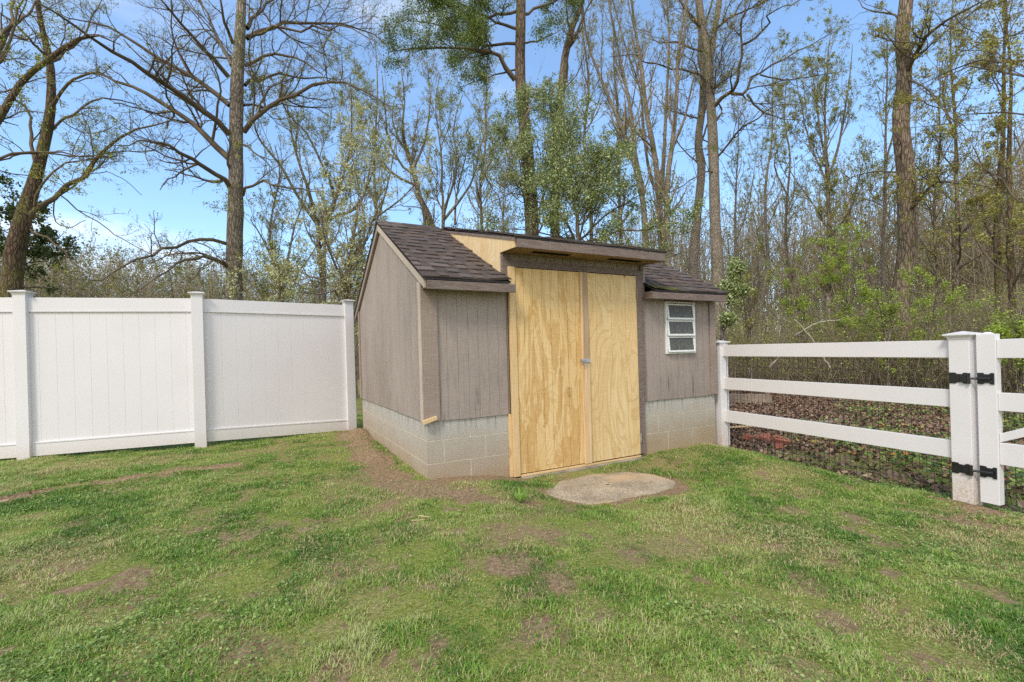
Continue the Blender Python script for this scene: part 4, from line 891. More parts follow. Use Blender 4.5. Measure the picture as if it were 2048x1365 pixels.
# --- many-stemmed grey tree behind the dormer's right end
D6 = 17.0; b = base_of(1318, 700, D6)
t6 = Tree('soft_maple_tree', 'grey many stemmed tree fanning upward above the right end of the dormer', 'tree', b, 51)
for k, (pts, r0) in enumerate((
    ([(1300, 560), (1292, 497), (1285, 396), (1261, 303), (1239, 246), (1204, 163), (1173, 75), (1160, -60)], .15), ([(1325, 560), (1322, 480), (1318, 396), (1309, 308), (1292, 220), (1283, 132), (1270, 57), (1261, -20), (1250, -200)], .16),
    ([(1335, 560), (1336, 505), (1334, 374), (1345, 286), (1353, 198), (1358, 88), (1375, 0), (1390, -160)], .15), ([(1322, 400), (1326, 340), (1330, 264), (1334, 180), (1338, 80), (1330, -60)], .09),
    ([(1285, 380), (1270, 308), (1261, 220), (1243, 132), (1217, 0), (1205, -120)], .10), ([(1318, 395), (1300, 350), (1288, 270), (1280, 180), (1250, 90), (1225, 0)], .07), ([(1340, 300), (1365, 250), (1380, 190), (1392, 130)], .06))):
    P0 = ([np.array(b)] if k < 3 else []) + t6.px(pts, D6 + (.5 if k % 2 else -.4), D6 + (k - 3) * .5)
    t6.trunk(P0, np.linspace(r0, .02, len(P0)), 22, 10)
t6.finish(PALEB, TWIGL, BUDR, 16000, .036, auto=(1.8, 1.9, 42, .25, .12), lv=((3.6, .5, 42, 6, .12), (6, .6, 42, 4, .1)), up=.1)

# --- pine behind the shed, with creeper on its trunk
D4 = 14.5; b = base_of(1062, 700, D4)
t4 = Tree('pine_tree', 'tall pine with long flat needle boughs reaching left above the shed ridge', 'tree', b, 61)
t4.trunk([np.array(b)] + t4.px([(1064, 470), (1060, 380), (1053, 293), (1046, 220), (1040, 147), (1041, 70), (1042, 0), (1046, -150), (1050, -330)], D4), [.25, .22, .21, .20, .18, .17, .16, .15, .12, .05], 24, 14)
PL = [([(1030, 160), (1013, 143), (1002, 120), (987, 106), (936, 99), (870, 96), (815, 99), (775, 103)], .085, -1.0), ([(1036, 88), (1000, 90), (950, 88), (900, 60), (850, 45), (810, 40)], .05, .8), ([(1040, 20), (1000, 30), (950, 35), (900, 10), (850, 0)], .05, -.8), ([(1038, 60), (980, 40), (930, 10), (880, -20)], .05, .5), ([(1030, 140), (990, 150), (950, 165), (920, 175)], .03, -.5),
      ([(1042, 30), (1090, 10), (1140, -10), (1190, -20)], .05, 1), ([(1042, 88), (1080, 80), (1120, 60)], .035, -1), ([(1042, -40), (980, -60), (900, -70)], .06, -1), ([(1044, -90), (1120, -110), (1180, -100)], .06, 1)]
for pts, r0, dz in PL: t4.limb(t4.px(pts, D4, D4 + dz), r0, .012)
t4.finish(REDB, TWIG, PINE, 60000, .042, lv=((7, .36, 55, 7, .2), (8, .55, 48, 5, .1)), up=.05, leafspread=.085, clump=2, leaftmin=.1, ratio=1)
# bough under the pine, bare brown
# --- holly / creeper evergreen behind the dormer
D8 = 12.5
def evergreen(name, label, cat_, x, y, D, specs, n, size, mat, seed, twig=TWIG, spread=.16, r=.05):
    b_ = base_of(x, 700, D); T_ = Tree(name, label, cat_, b_, seed)
    T_.trunk([np.array(b_)] + T_.px([(x, 600), (x, y + 60), (x, y)], D), [r * 1.4, r * 1.2, r, r * .4], 10, 8)
    for pts, r0, dz in specs: T_.limb(T_.px(pts, D, D + dz), r0, .008)
    T_.finish(GREYB, twig, mat, n, size, auto=(1.2, .9, 65, .1, .05), lv=((3.2, .55, 50, 6, .05), (5.0, .6, 50, 4, .1)), leafspread=spread * .4, clump=3, leaftmin=.0, jit=.3)
    return T_
evergreen('ivy_creeper', 'dense glossy green creeper climbing the pine trunk above the shed roof', 'climbing plant', 1062, 330, D4 - .5,
    [([(1060, 470), (1050, 400), (1040, 300), (1050, 220), (1062, 165)], .03, -.3), ([(1070, 470), (1085, 380), (1095, 300), (1100, 220), (1110, 165)], .035, .3), ([(1075, 470), (1110, 400), (1120, 320), (1130, 230), (1140, 180)], .03, .4), ([(1060, 400), (1025, 350), (1010, 280), (1020, 200)], .02, -.4), ([(1090, 260), (1140, 230), (1180, 200)], .02, .3), ([(1080, 300), (1060, 240), (1040, 180)], .02, 0), ([(1080, 350), (1090, 280), (1075, 200)], .02, -.4)], 32000, .05, HOLLY, 71)
evergreen('holly_tree', 'broad bushy evergreen holly spreading behind the dormer roof', 'tree', 1156, 420, D8,
    [([(1150, 480), (1130, 440), (1090, 410), (1040, 390), (990, 400), (950, 440)], .035, -.8), ([(1156, 480), (1150, 420), (1140, 360), (1145, 300), (1135, 240)], .035, .5), ([(1158, 480), (1170, 430), (1190, 380), (1200, 320), (1215, 270)], .03, -.5), ([(1160, 480), (1200, 440), (1240, 410), (1280, 390), (1310, 370)], .035, .6), ([(1160, 490), (1220, 470), (1280, 460), (1330, 450), (1370, 460)], .03, -.6),
     ([(1150, 490), (1100, 470), (1040, 460), (980, 460)], .03, .6), ([(1160, 450), (1200, 400), (1230, 340), (1250, 300)], .025, .8), ([(1155, 430), (1120, 380), (1090, 350)], .02, 1), ([(1165, 490), (1230, 490), (1290, 500), (1340, 500)], .02, .3), ([(1150, 400), (1180, 340), (1170, 280)], .02, -.8)], 36000, .046, HOLLY, 72)
evergreen('ivy_bush', 'dark green ivy clump hanging at the right end of the shed roof', 'shrub', 1445, 600, 10.5,
    [([(1445, 690), (1440, 650), (1445, 610), (1440, 575)], .015, .2), ([(1440, 680), (1448, 640), (1436, 600)], .015, -.2)], 5000, .05, HOLLY, 73)
b = base_of(1128, 700, 15.5)
tp = Tree('leaning_ash_tree', 'slanted brown trunk rising right of the pine behind the creeper', 'tree', b, 66)
tp.trunk([np.array(b)] + tp.px([(1110, 470), (1112, 300), (1120, 200), (1126, 147), (1137, 73), (1155, 37), (1175, -60), (1190, -200)], 15.5), [.2, .17, .15, .14, .13, .11, .09, .06, .02], 20, 10)
tp.finish(BROWNB, TWIG, BUDR, 9000, .036, auto=(2, 2.0, 48, .4, .12), lv=((3.6, .5, 42, 6, .12), (6, .6, 42, 4, .1)), up=.09)

# --- vase shaped young trees left of and behind the shed
def vase(name, label, cat_, x, D, stems, mat, nleaf, size, seed, bark=GREYB, twig=TWIGL, auto=(2.4, 1.6, 38, .2, .12), lv=((4.0, .55, 40, 6, .12), (7.0, .6, 42, 4, .1)), clump=3, ls=.03):
    b_ = base_of(x, 700, D); T_ = Tree(name, label, cat_, b_, seed)
    for k, (pts, r0) in enumerate(stems):
        off = T_.rng.uniform(-1.2, 1.2); P0 = ([np.array(b_)] if k < 2 or pts[0][1] > 520 else []) + T_.px(pts, D, D + off); T_.trunk(P0, np.linspace(r0, .012, len(P0)), 18, 9, wob=.02)
    T_.finish(bark, twig, mat, nleaf, size, auto=auto, lv=lv, up=.09, clump=clump, leafspread=ls); return T_
vase('dogwood_tree', 'flowering dogwood with cream blossom between the fence end and the shed gable', 'tree', 690, 10.5, [([(690, 600), (700, 520), (712, 440), (735, 360), (750, 290)], .06), ([(690, 590), (670, 530), (650, 480), (640, 420)], .045), ([(695, 560), (725, 500), (745, 440), (770, 390)], .04), ([(688, 570), (650, 560), (610, 550), (590, 530)], .035), ([(700, 540), (730, 470), (720, 380), (705, 320)], .035), ([(700, 480), (760, 430), (800, 400), (830, 370)], .03), ([(680, 600), (640, 590), (600, 585)], .03)], BLOSSOM, 15000, .042, 81, clump=2, ls=.04)
vase('young_oak_tree', 'young tree fanning upward with long thin stems behind the right half of the privacy fence', 'tree', 646, 14, [([(646, 600), (644, 549), (637, 484), (633, 440), (615, 374), (590, 300), (575, 220), (560, 160)], .11), ([(648, 500), (655, 430), (680, 374), (700, 300), (705, 220), (700, 150)], .07), ([(637, 484), (660, 440), (708, 418), (740, 360), (752, 290), (760, 220)], .06), ([(635, 450), (600, 400), (560, 330), (520, 280), (505, 230)], .06), ([(640, 470), (670, 400), (640, 320), (611, 264), (576, 229), (560, 190)], .05)], BUD, 20000, .036, 82)
vase('young_oak_tree', 'small tree with drooping side twigs close right of the tall grey trunk above the fence', 'tree', 560, 13, [([(560, 590), (545, 520), (520, 470), (500, 440)], .05), ([(560, 590), (575, 520), (590, 450), (610, 400), (620, 350)], .05), ([(562, 560), (540, 490), (545, 420), (560, 350), (550, 290)], .045), ([(560, 570), (600, 540), (640, 480), (660, 430)], .035)], BUD, 13000, .034, 83)
vase('ash_tree', 'bare brown forked tree rising behind the shed ridge', 'tree', 868, 15.5, [([(866, 500), (858, 440), (844, 409), (830, 360), (822, 330), (804, 264), (809, 200), (800, 130)], .14), ([(844, 400), (810, 340), (780, 290), (770, 220), (765, 150)], .06), ([(825, 340), (850, 280), (860, 200), (855, 130)], .05), ([(830, 370), (790, 350), (750, 300), (730, 230)], .05)], BUDR, 15000, .036, 84)
vase('ash_tree', 'slim dark tree with upright stems just right of the shed ridge top', 'tree', 890, 13.5, [([(886, 470), (888, 440), (892, 404), (905, 374), (915, 320), (905, 260), (925, 190)], .06), ([(886, 450), (885, 380), (882, 300), (870, 220), (880, 150)], .05), ([(888, 440), (920, 400), (945, 360), (960, 300), (975, 250)], .045), ([(910, 450), (912, 400), (925, 340), (940, 280)], .035)], BUD, 13000, .034, 85, twig=TWIG)
vase('maple_sapling', 'thin upright sapling crossing in front of the creeper above the dormer', 'sapling', 1006, 11.5, [([(1005, 500), (1007, 430), (1010, 370), (1018, 320), (1040, 260), (1060, 210)], .018), ([(1006, 450), (985, 380), (960, 330)], .012)], BUD, 1200, .03, 86)
vase('beech_tree', 'slender tree with upswept stems and pale buds between the forked tree and the furrowed trunk', 'tree', 1656, 19, [([(1657, 640), (1656, 564), (1659, 462), (1654, 359), (1652, 300), (1650, 220), (1655, 130), (1662, 60)], .15), ([(1657, 400), (1640, 340), (1615, 270), (1600, 200), (1590, 140)], .07), ([(1655, 360), (1675, 300), (1690, 220), (1700, 150), (1705, 90)], .07), ([(1658, 460), (1620, 400), (1585, 350), (1560, 300)], .05), ([(1654, 340), (1640, 260), (1630, 180), (1620, 110)], .06), ([(1656, 480), (1700, 420), (1720, 350), (1735, 280)], .05)], BUD, 24000, .040, 87)

def thin(name, label, x, D, top, r0, lean, seed, bark, twig, mat, nleaf=6000, size=.038, auto=(1.9, 1.9, 45, .25, .10), vine=False, lv=((3.6, .5, 42, 6, .12), (6.0, .6, 42, 4, .1)), cat_='tree', group=None):
    b_ = base_of(x, 700, D); T_ = Tree(name, label, cat_, b_, seed, group); ys = np.linspace(700, top, 8)
    pts = [(x + lean * (700 - y) / 700 + T_.rng.normal(0, 4), y) for y in ys]
    T_.trunk([np.array(b_)] + T_.px(pts[1:], D, D + T_.rng.uniform(-.6, .6)), np.linspace(r0, .02, 8), 22, 9, wob=.01)
    if T_.rng.random() < .6:
        q = T_.rng.integers(3, 5); T_.trunk(T_.px([pts[q], (pts[q][0] + T_.rng.choice([-1, 1]) * 25, pts[q + 1][1]), (pts[q][0] + T_.rng.choice([-1, 1]) * 45, pts[q + 1][1] - 120)], D), [r0 * .45, r0 * .3, .01], 10, 7)
    T_.finish(bark, twig, mat, nleaf, size, auto=auto, lv=lv, up=.08); return T_
thin('vine_clad_tree', 'dark vine wrapped trunk rising behind the gate hinges', 1992, 17, -80, .19, 20, 91, MOSSB, TWIG, BUDR, 12000)
thin('vine_clad_tree', 'dark trunk hung with creeper just right of the vine wrapped one, above the gate', 2030, 15, -60, .16, -15, 92, MOSSB, TWIG, BUDR, 10000)
thin('hickory_tree', 'brown trunk between the furrowed trunk and the gate, half lost in twigs', 1915, 21, -40, .17, -10, 93, BROWNB, TWIG, BUDR, 8000)
thin('hickory_tree', 'slim grey trunk rising just left of the furrowed trunk', 1765, 21, 40, .13, 10, 94, PALEB, TWIGL, BUD, 9000)
thin('hickory_tree', 'slim leaning trunk right of the forked tree, over the shed corner', 1520, 23, 120, .12, 30, 95, PALEB, TWIGL, BUD, 9000)
thin('hickory_tree', 'slender brown tree midway between the forked tree and the upswept tree', 1585, 22, 160, .11, -20, 96, BROWNB, TWIGL, BUD, 9000)
thin('hickory_tree', 'slim bare tree close right of the forked tree trunk', 1470, 24, 200, .10, 15, 97, PALEB, TWIGL, BUD, 8000)
thin('hickory_tree', 'thin grey tree standing behind the holly, left of the many stemmed tree', 1245, 20, 40, .12, -20, 98, PALEB, TWIGL, BUD, 8000)
thin('hickory_tree', 'thin tree rising between the pine and the many stemmed tree', 1190, 19, -40, .11, -25, 99, PALEB, TWIGL, BUDR, 9000)
thin('hickory_tree', 'thin brown tree above the shed ridge between forked ash and pine', 955, 20, 120, .10, 20, 100, BROWNB, TWIGL, BUD, 8000)
thin('hickory_tree', 'thin tree behind the dogwood blossom, left of the gable peak', 752, 20, 100, .12, -5, 101, PALEB, TWIGL, BUD, 9000)
thin('hickory_tree', 'slim tree on the right of the furrowed trunk behind the fence rails', 1868, 19, 120, .11, 15, 102, BROWNB, TWIG, BUDR, 8000)

# overhanging boughs of a tree beyond the gate
b = base_of(2420, 700, 9.5)
tr_ = Tree('cherry_tree', 'arching twiggy boughs with a few pale blooms reaching in above the gate', 'tree', b, 110)
tr_.trunk([np.array(b)] + tr_.px([(2400, 400), (2380, 200), (2340, 60), (2300, -80), (2280, -260)], 9.5), [.2, .18, .15, .12, .09, .03], 18, 10)
for pts, r0, dz in (([(2370, 160), (2200, 120), (2048, 120), (1982, 123), (1936, 131), (1895, 149), (1844, 169), (1800, 200)], .05, 1.5), ([(2380, 220), (2200, 170), (2048, 158), (1990, 138), (1930, 136), (1880, 160), (1830, 190)], .045, -.5), ([(2390, 330), (2200, 380), (2048, 400), (1977, 340), (1930, 310), (1880, 300)], .04, 1),
                    ([(2340, 60), (2150, 40), (2048, 60), (1960, 90), (1890, 120)], .045, 2), ([(2330, 40), (2200, -40), (2060, -30), (1980, 0), (1900, 60), (1870, 90)], .045, .5), ([(2385, 260), (2180, 240), (2060, 235), (1960, 225), (1880, 250), (1820, 260)], .04, .2), ([(2395, 380), (2200, 440), (2050, 470), (1960, 430), (1900, 440)], .035, 1)):
    tr_.limb(tr_.px(pts, 9.5, 9.5 + dz), r0, .007, k=14)
tr_.finish(BROWNB, TWIG, BUDR, 6500, .03, lv=((3.0, .30, 42, 8, .3), (4.5, .5, 42, 6, .1), (5, .5, 45, 4, .1)), up=.03)

# conifer at the far left edge
b = base_of(28, 700, 16)
tc1 = Tree('spruce_tree', 'dark evergreen spruce behind the leaning mossy trunk at the left end of the fence', 'tree', b, 120)
tc1.trunk([np.array(b)] + tc1.px([(30, 560), (28, 470), (26, 380)], 16), [.14, .11, .07, .02], 14, 9)
tc1.finish(BROWNB, TWIG, CONIF, 15000, .065, auto=(9, 1.05, 72, .1, -.02), lv=((4, .4, 50, 5, .1), (6, .5, 50, 4, .1)), up=-.06, leafspread=.06, clump=4, leaftmin=.05, jit=.32)

# --- fresh green understorey shrubs behind the rail fence
def shrub(label, x, D, ytop, wpx, n, mat, seed, size=.05, name='spring_shrub', cat_='shrub'):
    b_ = base_of(x, 700, D); T_ = Tree(name, label, cat_, b_, seed); h = None
    for k in range(7):
        a = T_.rng.uniform(-1, 1); P0 = [np.array(b_)] + T_.px([(x + a * wpx * .2, 690 - (690 - ytop) * .3), (x + a * wpx * .6, 690 - (690 - ytop) * .65), (x + a * wpx, ytop + abs(a) * 40)], D, D + T_.rng.uniform(-1, 1))
        T_.trunk(P0, [.025, .02, .014, .006], 10, 6, wob=.05)
    T_.finish(GREYB, TWIG, mat, n, size * .8, auto=(2.0, .8, 55, .2, .05), lv=((2.8, .45, 48, 4, .1),), up=.04, leafspread=.05, clump=5, flat=.6); return T_
shrub('bright green leafing shrub left of the furrowed trunk, above the top rail', 1690, 15.5, 470, 70, 7000, SPRING, 131)
shrub('bright green leafing shrub midway along the rail fence, above the top rail', 1610, 17, 520, 60, 6000, SPRING, 132)
shrub('low fresh green shrub just right of the furrowed trunk', 1860, 15, 560, 45, 4000, SPRING, 133)
shrub('thin leafing shrub beside the right end of the shed roof', 1500, 14, 540, 45, 3000, BUD, 134)
shrub('fresh green shrub with yellow tips beyond the gate', 2040, 11, 610, 50, 3500, SPRING, 135)
shrub('small leafing shrub hugging the left side of the furrowed trunk', 1775, 14, 560, 40, 4000, SPRING, 136)

# =================================================================== THICKET, FAR WOOD, LEAVES, GRASS
def stems_field(name, label, pos, h, rng, mats, leafmat=None, nleaf=0, lsize=.05, r=.008, bend=.35, k=5, twigs=2.0, cat_='undergrowth', ldens=None, ltmin=.3):
    n = len(pos); out = np.zeros((n, k, 3)); out[:, 0] = pos; d = nrm(np.stack([rng.normal(0, bend * .5, n), rng.normal(0, bend * .5, n), np.ones(n)], 1))
    for q in range(1, k):
        d = nrm(d + rng.normal(0, bend * .45, (n, 3)) * np.array([1, 1, .3])); out[:, q] = out[:, q - 1] + d * (h / (k - 1))[:, None]
    R = (r * (h / h.mean()))[:, None] * np.linspace(1, .3, k)[None]
    parts = [tubes(out, R, 3)]; p2, r2 = spawn(out, R, twigs / max(h.mean(), .1), .5, 45, 4, rng, tmin=.2, up=.04, rr=.6); parts.append(tubes(p2, r2, 3))
    V, Q = cat(parts); root = thing(name, label, cat_, (0, 0, 0)); root['kind'] = 'stuff'
    mesh_np('stems', V, Q, root, [mats])
    if leafmat is not None:
        V, Q, tn = leaf_quads(p2, nleaf, lsize, rng, lsize * .8, tmin=ltmin, clump=3, flat=.4); mesh_np('leaves', V, Q, root, [leafmat], tn)
    return root
def polar(n, x0, x1, d0, d1, rng, pw=1.0):
    xs = rng.uniform(x0, x1, n); ds = d0 + (d1 - d0) * rng.random(n) ** pw
    d = CF[None] * F + CR[None] * (xs - 1024)[:, None]; d = d[:, :2] / np.hypot(d[:, 0], d[:, 1])[:, None]; p = CAM[None, :2] + d * ds[:, None]
    return np.column_stack([p, gz(p[:, 0], p[:, 1])]), ds
rng = np.random.default_rng(77)
WOODL = tint_mat('budding_wood_foliage', [(0, srgb(140, 116, 80)), (.4, srgb(146, 134, 82)), (.75, srgb(158, 160, 84)), (1, srgb(182, 190, 108))])
FARL = tint_mat('olive_far_foliage', [(0, srgb(112, 96, 68)), (.4, srgb(118, 116, 68)), (.75, srgb(134, 140, 76)), (1, srgb(160, 166, 100))])
MIXL = tint_mat('mixed_brush_leaves', [(0, srgb(134, 108, 72)), (.3, srgb(140, 136, 76)), (.6, srgb(160, 172, 84)), (1, srgb(188, 200, 116))])
pos, ds = polar(4600, 1380, 2250, 14, 27, rng); h = rng.uniform(.4, 2.4, len(pos)) * (0.65 + ds / 40)
stems_field('brush_thicket', 'brown twiggy brush with scattered green leaves along the edge of the wood', pos, h, rng, TWIGP, MIXL, 90000, .045, r=.007, bend=.5, twigs=5)
pos, ds = polar(1300, -500, 1400, 22, 36, rng); h = rng.uniform(1.0, 3.6, len(pos))
stems_field('distant_hedgerow', 'low brown and olive hedgerow seen over the privacy fence', pos, h, rng, TWIGP, FARL, 50000, .09, r=.014, bend=.45, twigs=9)
pos, ds = polar(1150, 1180, 2300, 27, 60, rng); h = rng.uniform(5, 14.5, len(pos)) * np.where(ds < 38, .75, 1)
stems_field('distant_wood', 'crowd of thin bare trunks deep in the wood behind the rail fence', pos, h, rng, TWIGP, WOODL, 150000, .085, r=.038, bend=.10, k=7, twigs=14, cat_='wood')
pos, ds = polar(1300, -600, 1200, 48, 85, rng); h = rng.uniform(8, 12.5, len(pos)) * ds / 60
stems_field('distant_treeline', 'hazy low line of budding trees beyond the privacy fence', pos, h, rng, TWIGP, FARL, 170000, .20, r=.06, bend=.2, k=6, twigs=26, cat_='wood')

# fallen leaves behind the rail fence
LEAF = tint_mat('dry_fallen_leaves', [(0, srgb(84, 66, 54)), (.3, srgb(120, 94, 74)), (.55, srgb(144, 118, 94)), (.8, srgb(140, 118, 104)), (.97, srgb(184, 156, 128)), (1, srgb(166, 100, 60))], .8, .1)
def scatter_leaves(n, fn, d0, d1, x0, x1, size, rng, lift=.015, tilt=.5):
    pos, ds = polar(n, x0, x1, d0, d1, rng); keep = rng.random(n) < fn(pos[:, 0], pos[:, 1]); c = pos[keep]; m_ = len(c); c = c + np.array([0, 0, lift]) * rng.random((m_, 1)) * 2
    a = rng.uniform(0, 6.28, m_); nz = nrm(np.stack([rng.normal(0, tilt, m_), rng.normal(0, tilt, m_), np.ones(m_)], 1)); u = nrm(np.cross(nz, np.stack([np.cos(a), np.sin(a), 0 * a], 1))); v = np.cross(nz, u)
    s = size * rng.uniform(.5, 1.3, (m_, 1)); cur = nz * s * rng.uniform(-.1, .45, (m_, 1))
    pts = [c - u * s * .5 + cur, c - u * s * .15 + v * s * .34, c + u * s * .2 + v * s * .30, c + u * s * .55 + cur * .8, c + u * s * .2 - v * s * .30, c - u * s * .15 - v * s * .34]
    return np.stack(pts, 1).reshape(-1, 3), np.arange(m_ * 6).reshape(-1, 6), np.repeat(rng.random(m_), 6)
V, Q, tn = scatter_leaves(110000, leafy, 5.0, 19, 1400, 2150, .062, rng)
o = mesh_np('fallen_leaves', V, Q, None, [LEAF], tn); tag(o, 'brown carpet of dry fallen leaves behind the rail fence', 'leaves', None, 'stuff')
edge = lambda x, y: np.clip(1 - np.abs(x - (3.93 + .128 * y)) / .20, 0, 1) * (y < .1) * (y > -1.75) * .8 + .0009 * (x < 3.7) * (np.hypot(x - CAM[0], y - CAM[1]) > 4)
V, Q, tn = scatter_leaves(26000, edge, 2.2, 9, 0, 2150, .055, rng, .03, .8)
o = mesh_np('windblown_leaves', V, Q, None, [LEAF], tn); tag(o, 'curled brown leaves caught along the foot of the wire mesh and dotted on the lawn', 'leaves', None, 'stuff')

# grass
GR = tint_mat('grass_blades', [(0, srgb(78, 122, 46)), (.3, srgb(118, 156, 60)), (.55, srgb(160, 182, 82)), (.75, srgb(198, 196, 140)), (.88, srgb(190, 166, 122)), (1, srgb(210, 186, 144))], .5, .3, .35)
CL = tint_mat('clover_leaves', [(0, srgb(92, 122, 56)), (.6, srgb(136, 160, 80)), (1, srgb(172, 190, 118))], .55, .25, .35)
def lawn_ok(p):
    x, y = p[:, 0], p[:, 1]
    ins = (x > -.02) & (x < W + .02) & (y > -.05) & (y < D)
    slab_ = ((x - 1.46) / .60) ** 2 + ((y + .72) / .37) ** 2 < 1
    return ~ins & ~slab_
def blades(n, d0, d1, rng):
    pos, ds = polar(n, -260, 2300, d0, d1, rng, .9); x, y = pos[:, 0], pos[:, 1]
    s = soil(x, y); lf = leafy(x, y); lush = fbm(x + 3, y - 8, 1.1); fine = fbm(x - 20, y + 11, 5.0); patch = vnoise(x + 40, y, 2.3)
    dens = np.clip(1.15 - s * 1.12, .03, 1) * np.where(segdist(x, y, TRENCH) < .10, .12, 1) * np.clip(1 - lf * 1.05, 0.0, 1) * np.clip(.45 + 1.4 * (fine - .25) + .7 * (lush - .4), .22, 1)
    keep = (rng.random(n) < dens) & lawn_ok(pos); pos = pos[keep]; lush = lush[keep]; fine = fine[keep]; patch = patch[keep]; s = s[keep]; n = len(pos); dd = ds[keep]; clumpy = vnoise(pos[:, 0] + 3, pos[:, 1] + 9, 9.0)
    near = smooth((y[keep] - 2.2) / 1.5)
    h = rng.uniform(.5, 1.3, n) * (.011 + .026 * np.clip((fine - .35) * 2.4, 0, 1) + .006 * (lush > .55)) * (.65 + .7 * clumpy); h *= (1 - .4 * s)
    az = rng.uniform(0, 6.28, n); lean = rng.uniform(.35, 1.5, n); d = np.stack([np.cos(az), np.sin(az), 0 * az], 1); sd_ = np.stack([-np.sin(az), np.cos(az), 0 * az], 1)
    wd = (rng.uniform(.0009, .0019, n) * (1 + dd * .10))[:, None]; hh = h[:, None]; le = lean[:, None]
    b0 = pos - np.array([0, 0, .004]); m1 = b0 + UP * hh * .62 * np.cos(le * .5) + d * hh * .55 * np.sin(le * .6); tp_ = m1 + UP * hh * .42 * np.cos(le * 1.35) + d * hh * .6 * np.sin(le * 1.2)
    V = np.stack([b0 - sd_ * wd, b0 + sd_ * wd, m1 + sd_ * wd * .8, m1 - sd_ * wd * .8, tp_], 1).reshape(-1, 3)
    k = np.arange(n)[:, None] * 5; T3 = np.concatenate([k + np.array([[0, 1, 2]]), k + np.array([[0, 2, 3]]), k + np.array([[3, 2, 4]])])
    dry = np.clip((fbm(pos[:, 0] - 31, pos[:, 1] + 17, 1.3) - .50) * 3.6, 0, .7)
    tn = np.where(rng.random(n) < .10 + dry * .75, rng.uniform(.72, 1, n), np.clip(rng.normal(.34 + (patch - .5) * .6 + (clumpy - .5) * .45, .15, n) + .10 * near, 0, .7))
    return V, T3, np.repeat(tn, 5)
V, Q, tn = blades(1500000, 1.5, 9.5, rng)
o = mesh_np('grass', V, Q, None, [GR], tn); tag(o, 'patchy short lawn grass in front of the shed and fences', 'grass', None, 'stuff')
# clover and small broad-leaved weeds
pos, ds = polar(260000, -260, 2300, 1.5, 8.5, rng, .9); x, y = pos[:, 0], pos[:, 1]
cm = np.clip((fbm(x + 50, y + 60, 1.6) - .46) * 4, 0, .7) * np.clip((fbm(x + 5, y - 60, 7) - .33) * 4, 0, 1) * (1 - .8 * soil(x, y)) * (1 - leafy(x, y))
cm = np.maximum(cm, .75 * (np.exp(-segdist(x, y, [(2.45, -.22), (2.9, -.2)]) ** 2 / .03)) ); cm = np.maximum(cm, .7 * np.exp(-segdist(x, y, [(.85, -.2), (1.2, -.27)]) ** 2 / .006)); cm = np.maximum(cm, .6 * np.exp(-((x + .02) ** 2 + (y + .12) ** 2) / .006))
keep = (rng.random(len(pos)) < cm) & lawn_ok(pos); c = pos[keep]; n = len(c); c[:, 2] += rng.uniform(.006, .03, n)
a = rng.uniform(0, 6.28, n); nz = nrm(np.stack([rng.normal(0, .35, n), rng.normal(0, .35, n), np.ones(n)], 1)); u = nrm(np.cross(nz, np.stack([np.cos(a), np.sin(a), 0 * a], 1))); v = np.cross(nz, u); s = (rng.uniform(.003, .0085, n))[:, None]
V = np.stack([c + s * (u * math.cos(q) + v * math.sin(q) * .8) for q in np.linspace(0, 2 * math.pi, 6)[:-1]], 1).reshape(-1, 3)
o = mesh_np('clover', V, np.arange(n * 5).reshape(-1, 5), None, [CL], np.repeat(rng.random(n), 5)); tag(o, 'low patches of clover and broad leaved weeds in the lawn', 'ground cover', None, 'stuff')


# =================================================================== SMALL THINGS
BRICK = simple('red_brick', srgb(150, 92, 74), srgb(186, 124, 100), s=14, rough=.95, bs=.4, bd=.004, bscale=90)
HOLE = DARK
WEATH = simple('weathered_grey_board', srgb(118, 104, 90), srgb(158, 142, 124), (1, 1, 1), 6, .95, .3, .004, 40)
PALE = simple('pale_sawn_board', srgb(196, 164, 120), srgb(222, 194, 150), (1, 1, 1), 6, .9, .2, .003, 40)
def brick(x, y, rz, tilt, label, up=0.0):
    z = float(gz(x, y)) + .03 + up; t_ = thing('brick', label, 'brick', (x, y, z), 'loose bricks heaped behind the rail fence'); t_.rotation_euler = (tilt[0], tilt[1], rz)
    mb = MB(); hx, hy, hz = .10, .046, .029
    xs_ = [-hx, -.066, -.038, -.014, .014, .038, .066, hx]                     # three cored holes: solid walls around real openings
    for a_, b_ in zip(xs_[::2], xs_[1::2]): mb.box(a_, b_, -hy, hy, -hz, hz)
    for a_, b_ in ((-.066, -.038), (-.014, .014), (.038, .066)):
        mb.box(a_, b_, -hy, -.014, -hz, hz); mb.box(a_, b_, .014, hy, -hz, hz)
    mb.build('clay_body', BRICK, t_, .002)
brick(4.50, .12, .3, (.35, .1), 'tilted red brick with its holes showing, nearest the shed-side fence post', .03)
brick(4.62, -.06, 1.1, (.1, -.1), 'flat red brick in the middle of the brick heap')
brick(4.60, -.26, -.5, (.5, .2), 'red brick tipped up at the gate end of the brick heap', .04)
brick(4.44, -.33, .7, (-.1, .15), 'half buried red brick low at the front of the heap')
brick(4.76, .10, 2.0, (.2, .3), 'red brick lying at the back of the brick heap', .01)
def plank(name, label, a_, b_, w_, t_, za, zb, mat, cat_='board'):
    (x0, y0), (x1, y1) = a_, b_; L = math.hypot(x1 - x0, y1 - y0); c_ = ((x0 + x1) / 2, (y0 + y1) / 2); mb = MB((0, 0, 0)); h = L / 2
    mb.hexa([(-h, -w_, za), (h, -w_, zb), (h, w_, zb), (-h, w_, za), (-h, -w_, za + t_), (h, -w_, zb + t_), (h, w_, zb + t_), (-h, w_, za + t_)])
    o = mb.build(name, mat, None, .004); o.location = (c_[0], c_[1], float(gz(*c_))); o.rotation_euler.z = math.atan2(y1 - y0, x1 - x0); return tag(o, label, cat_)
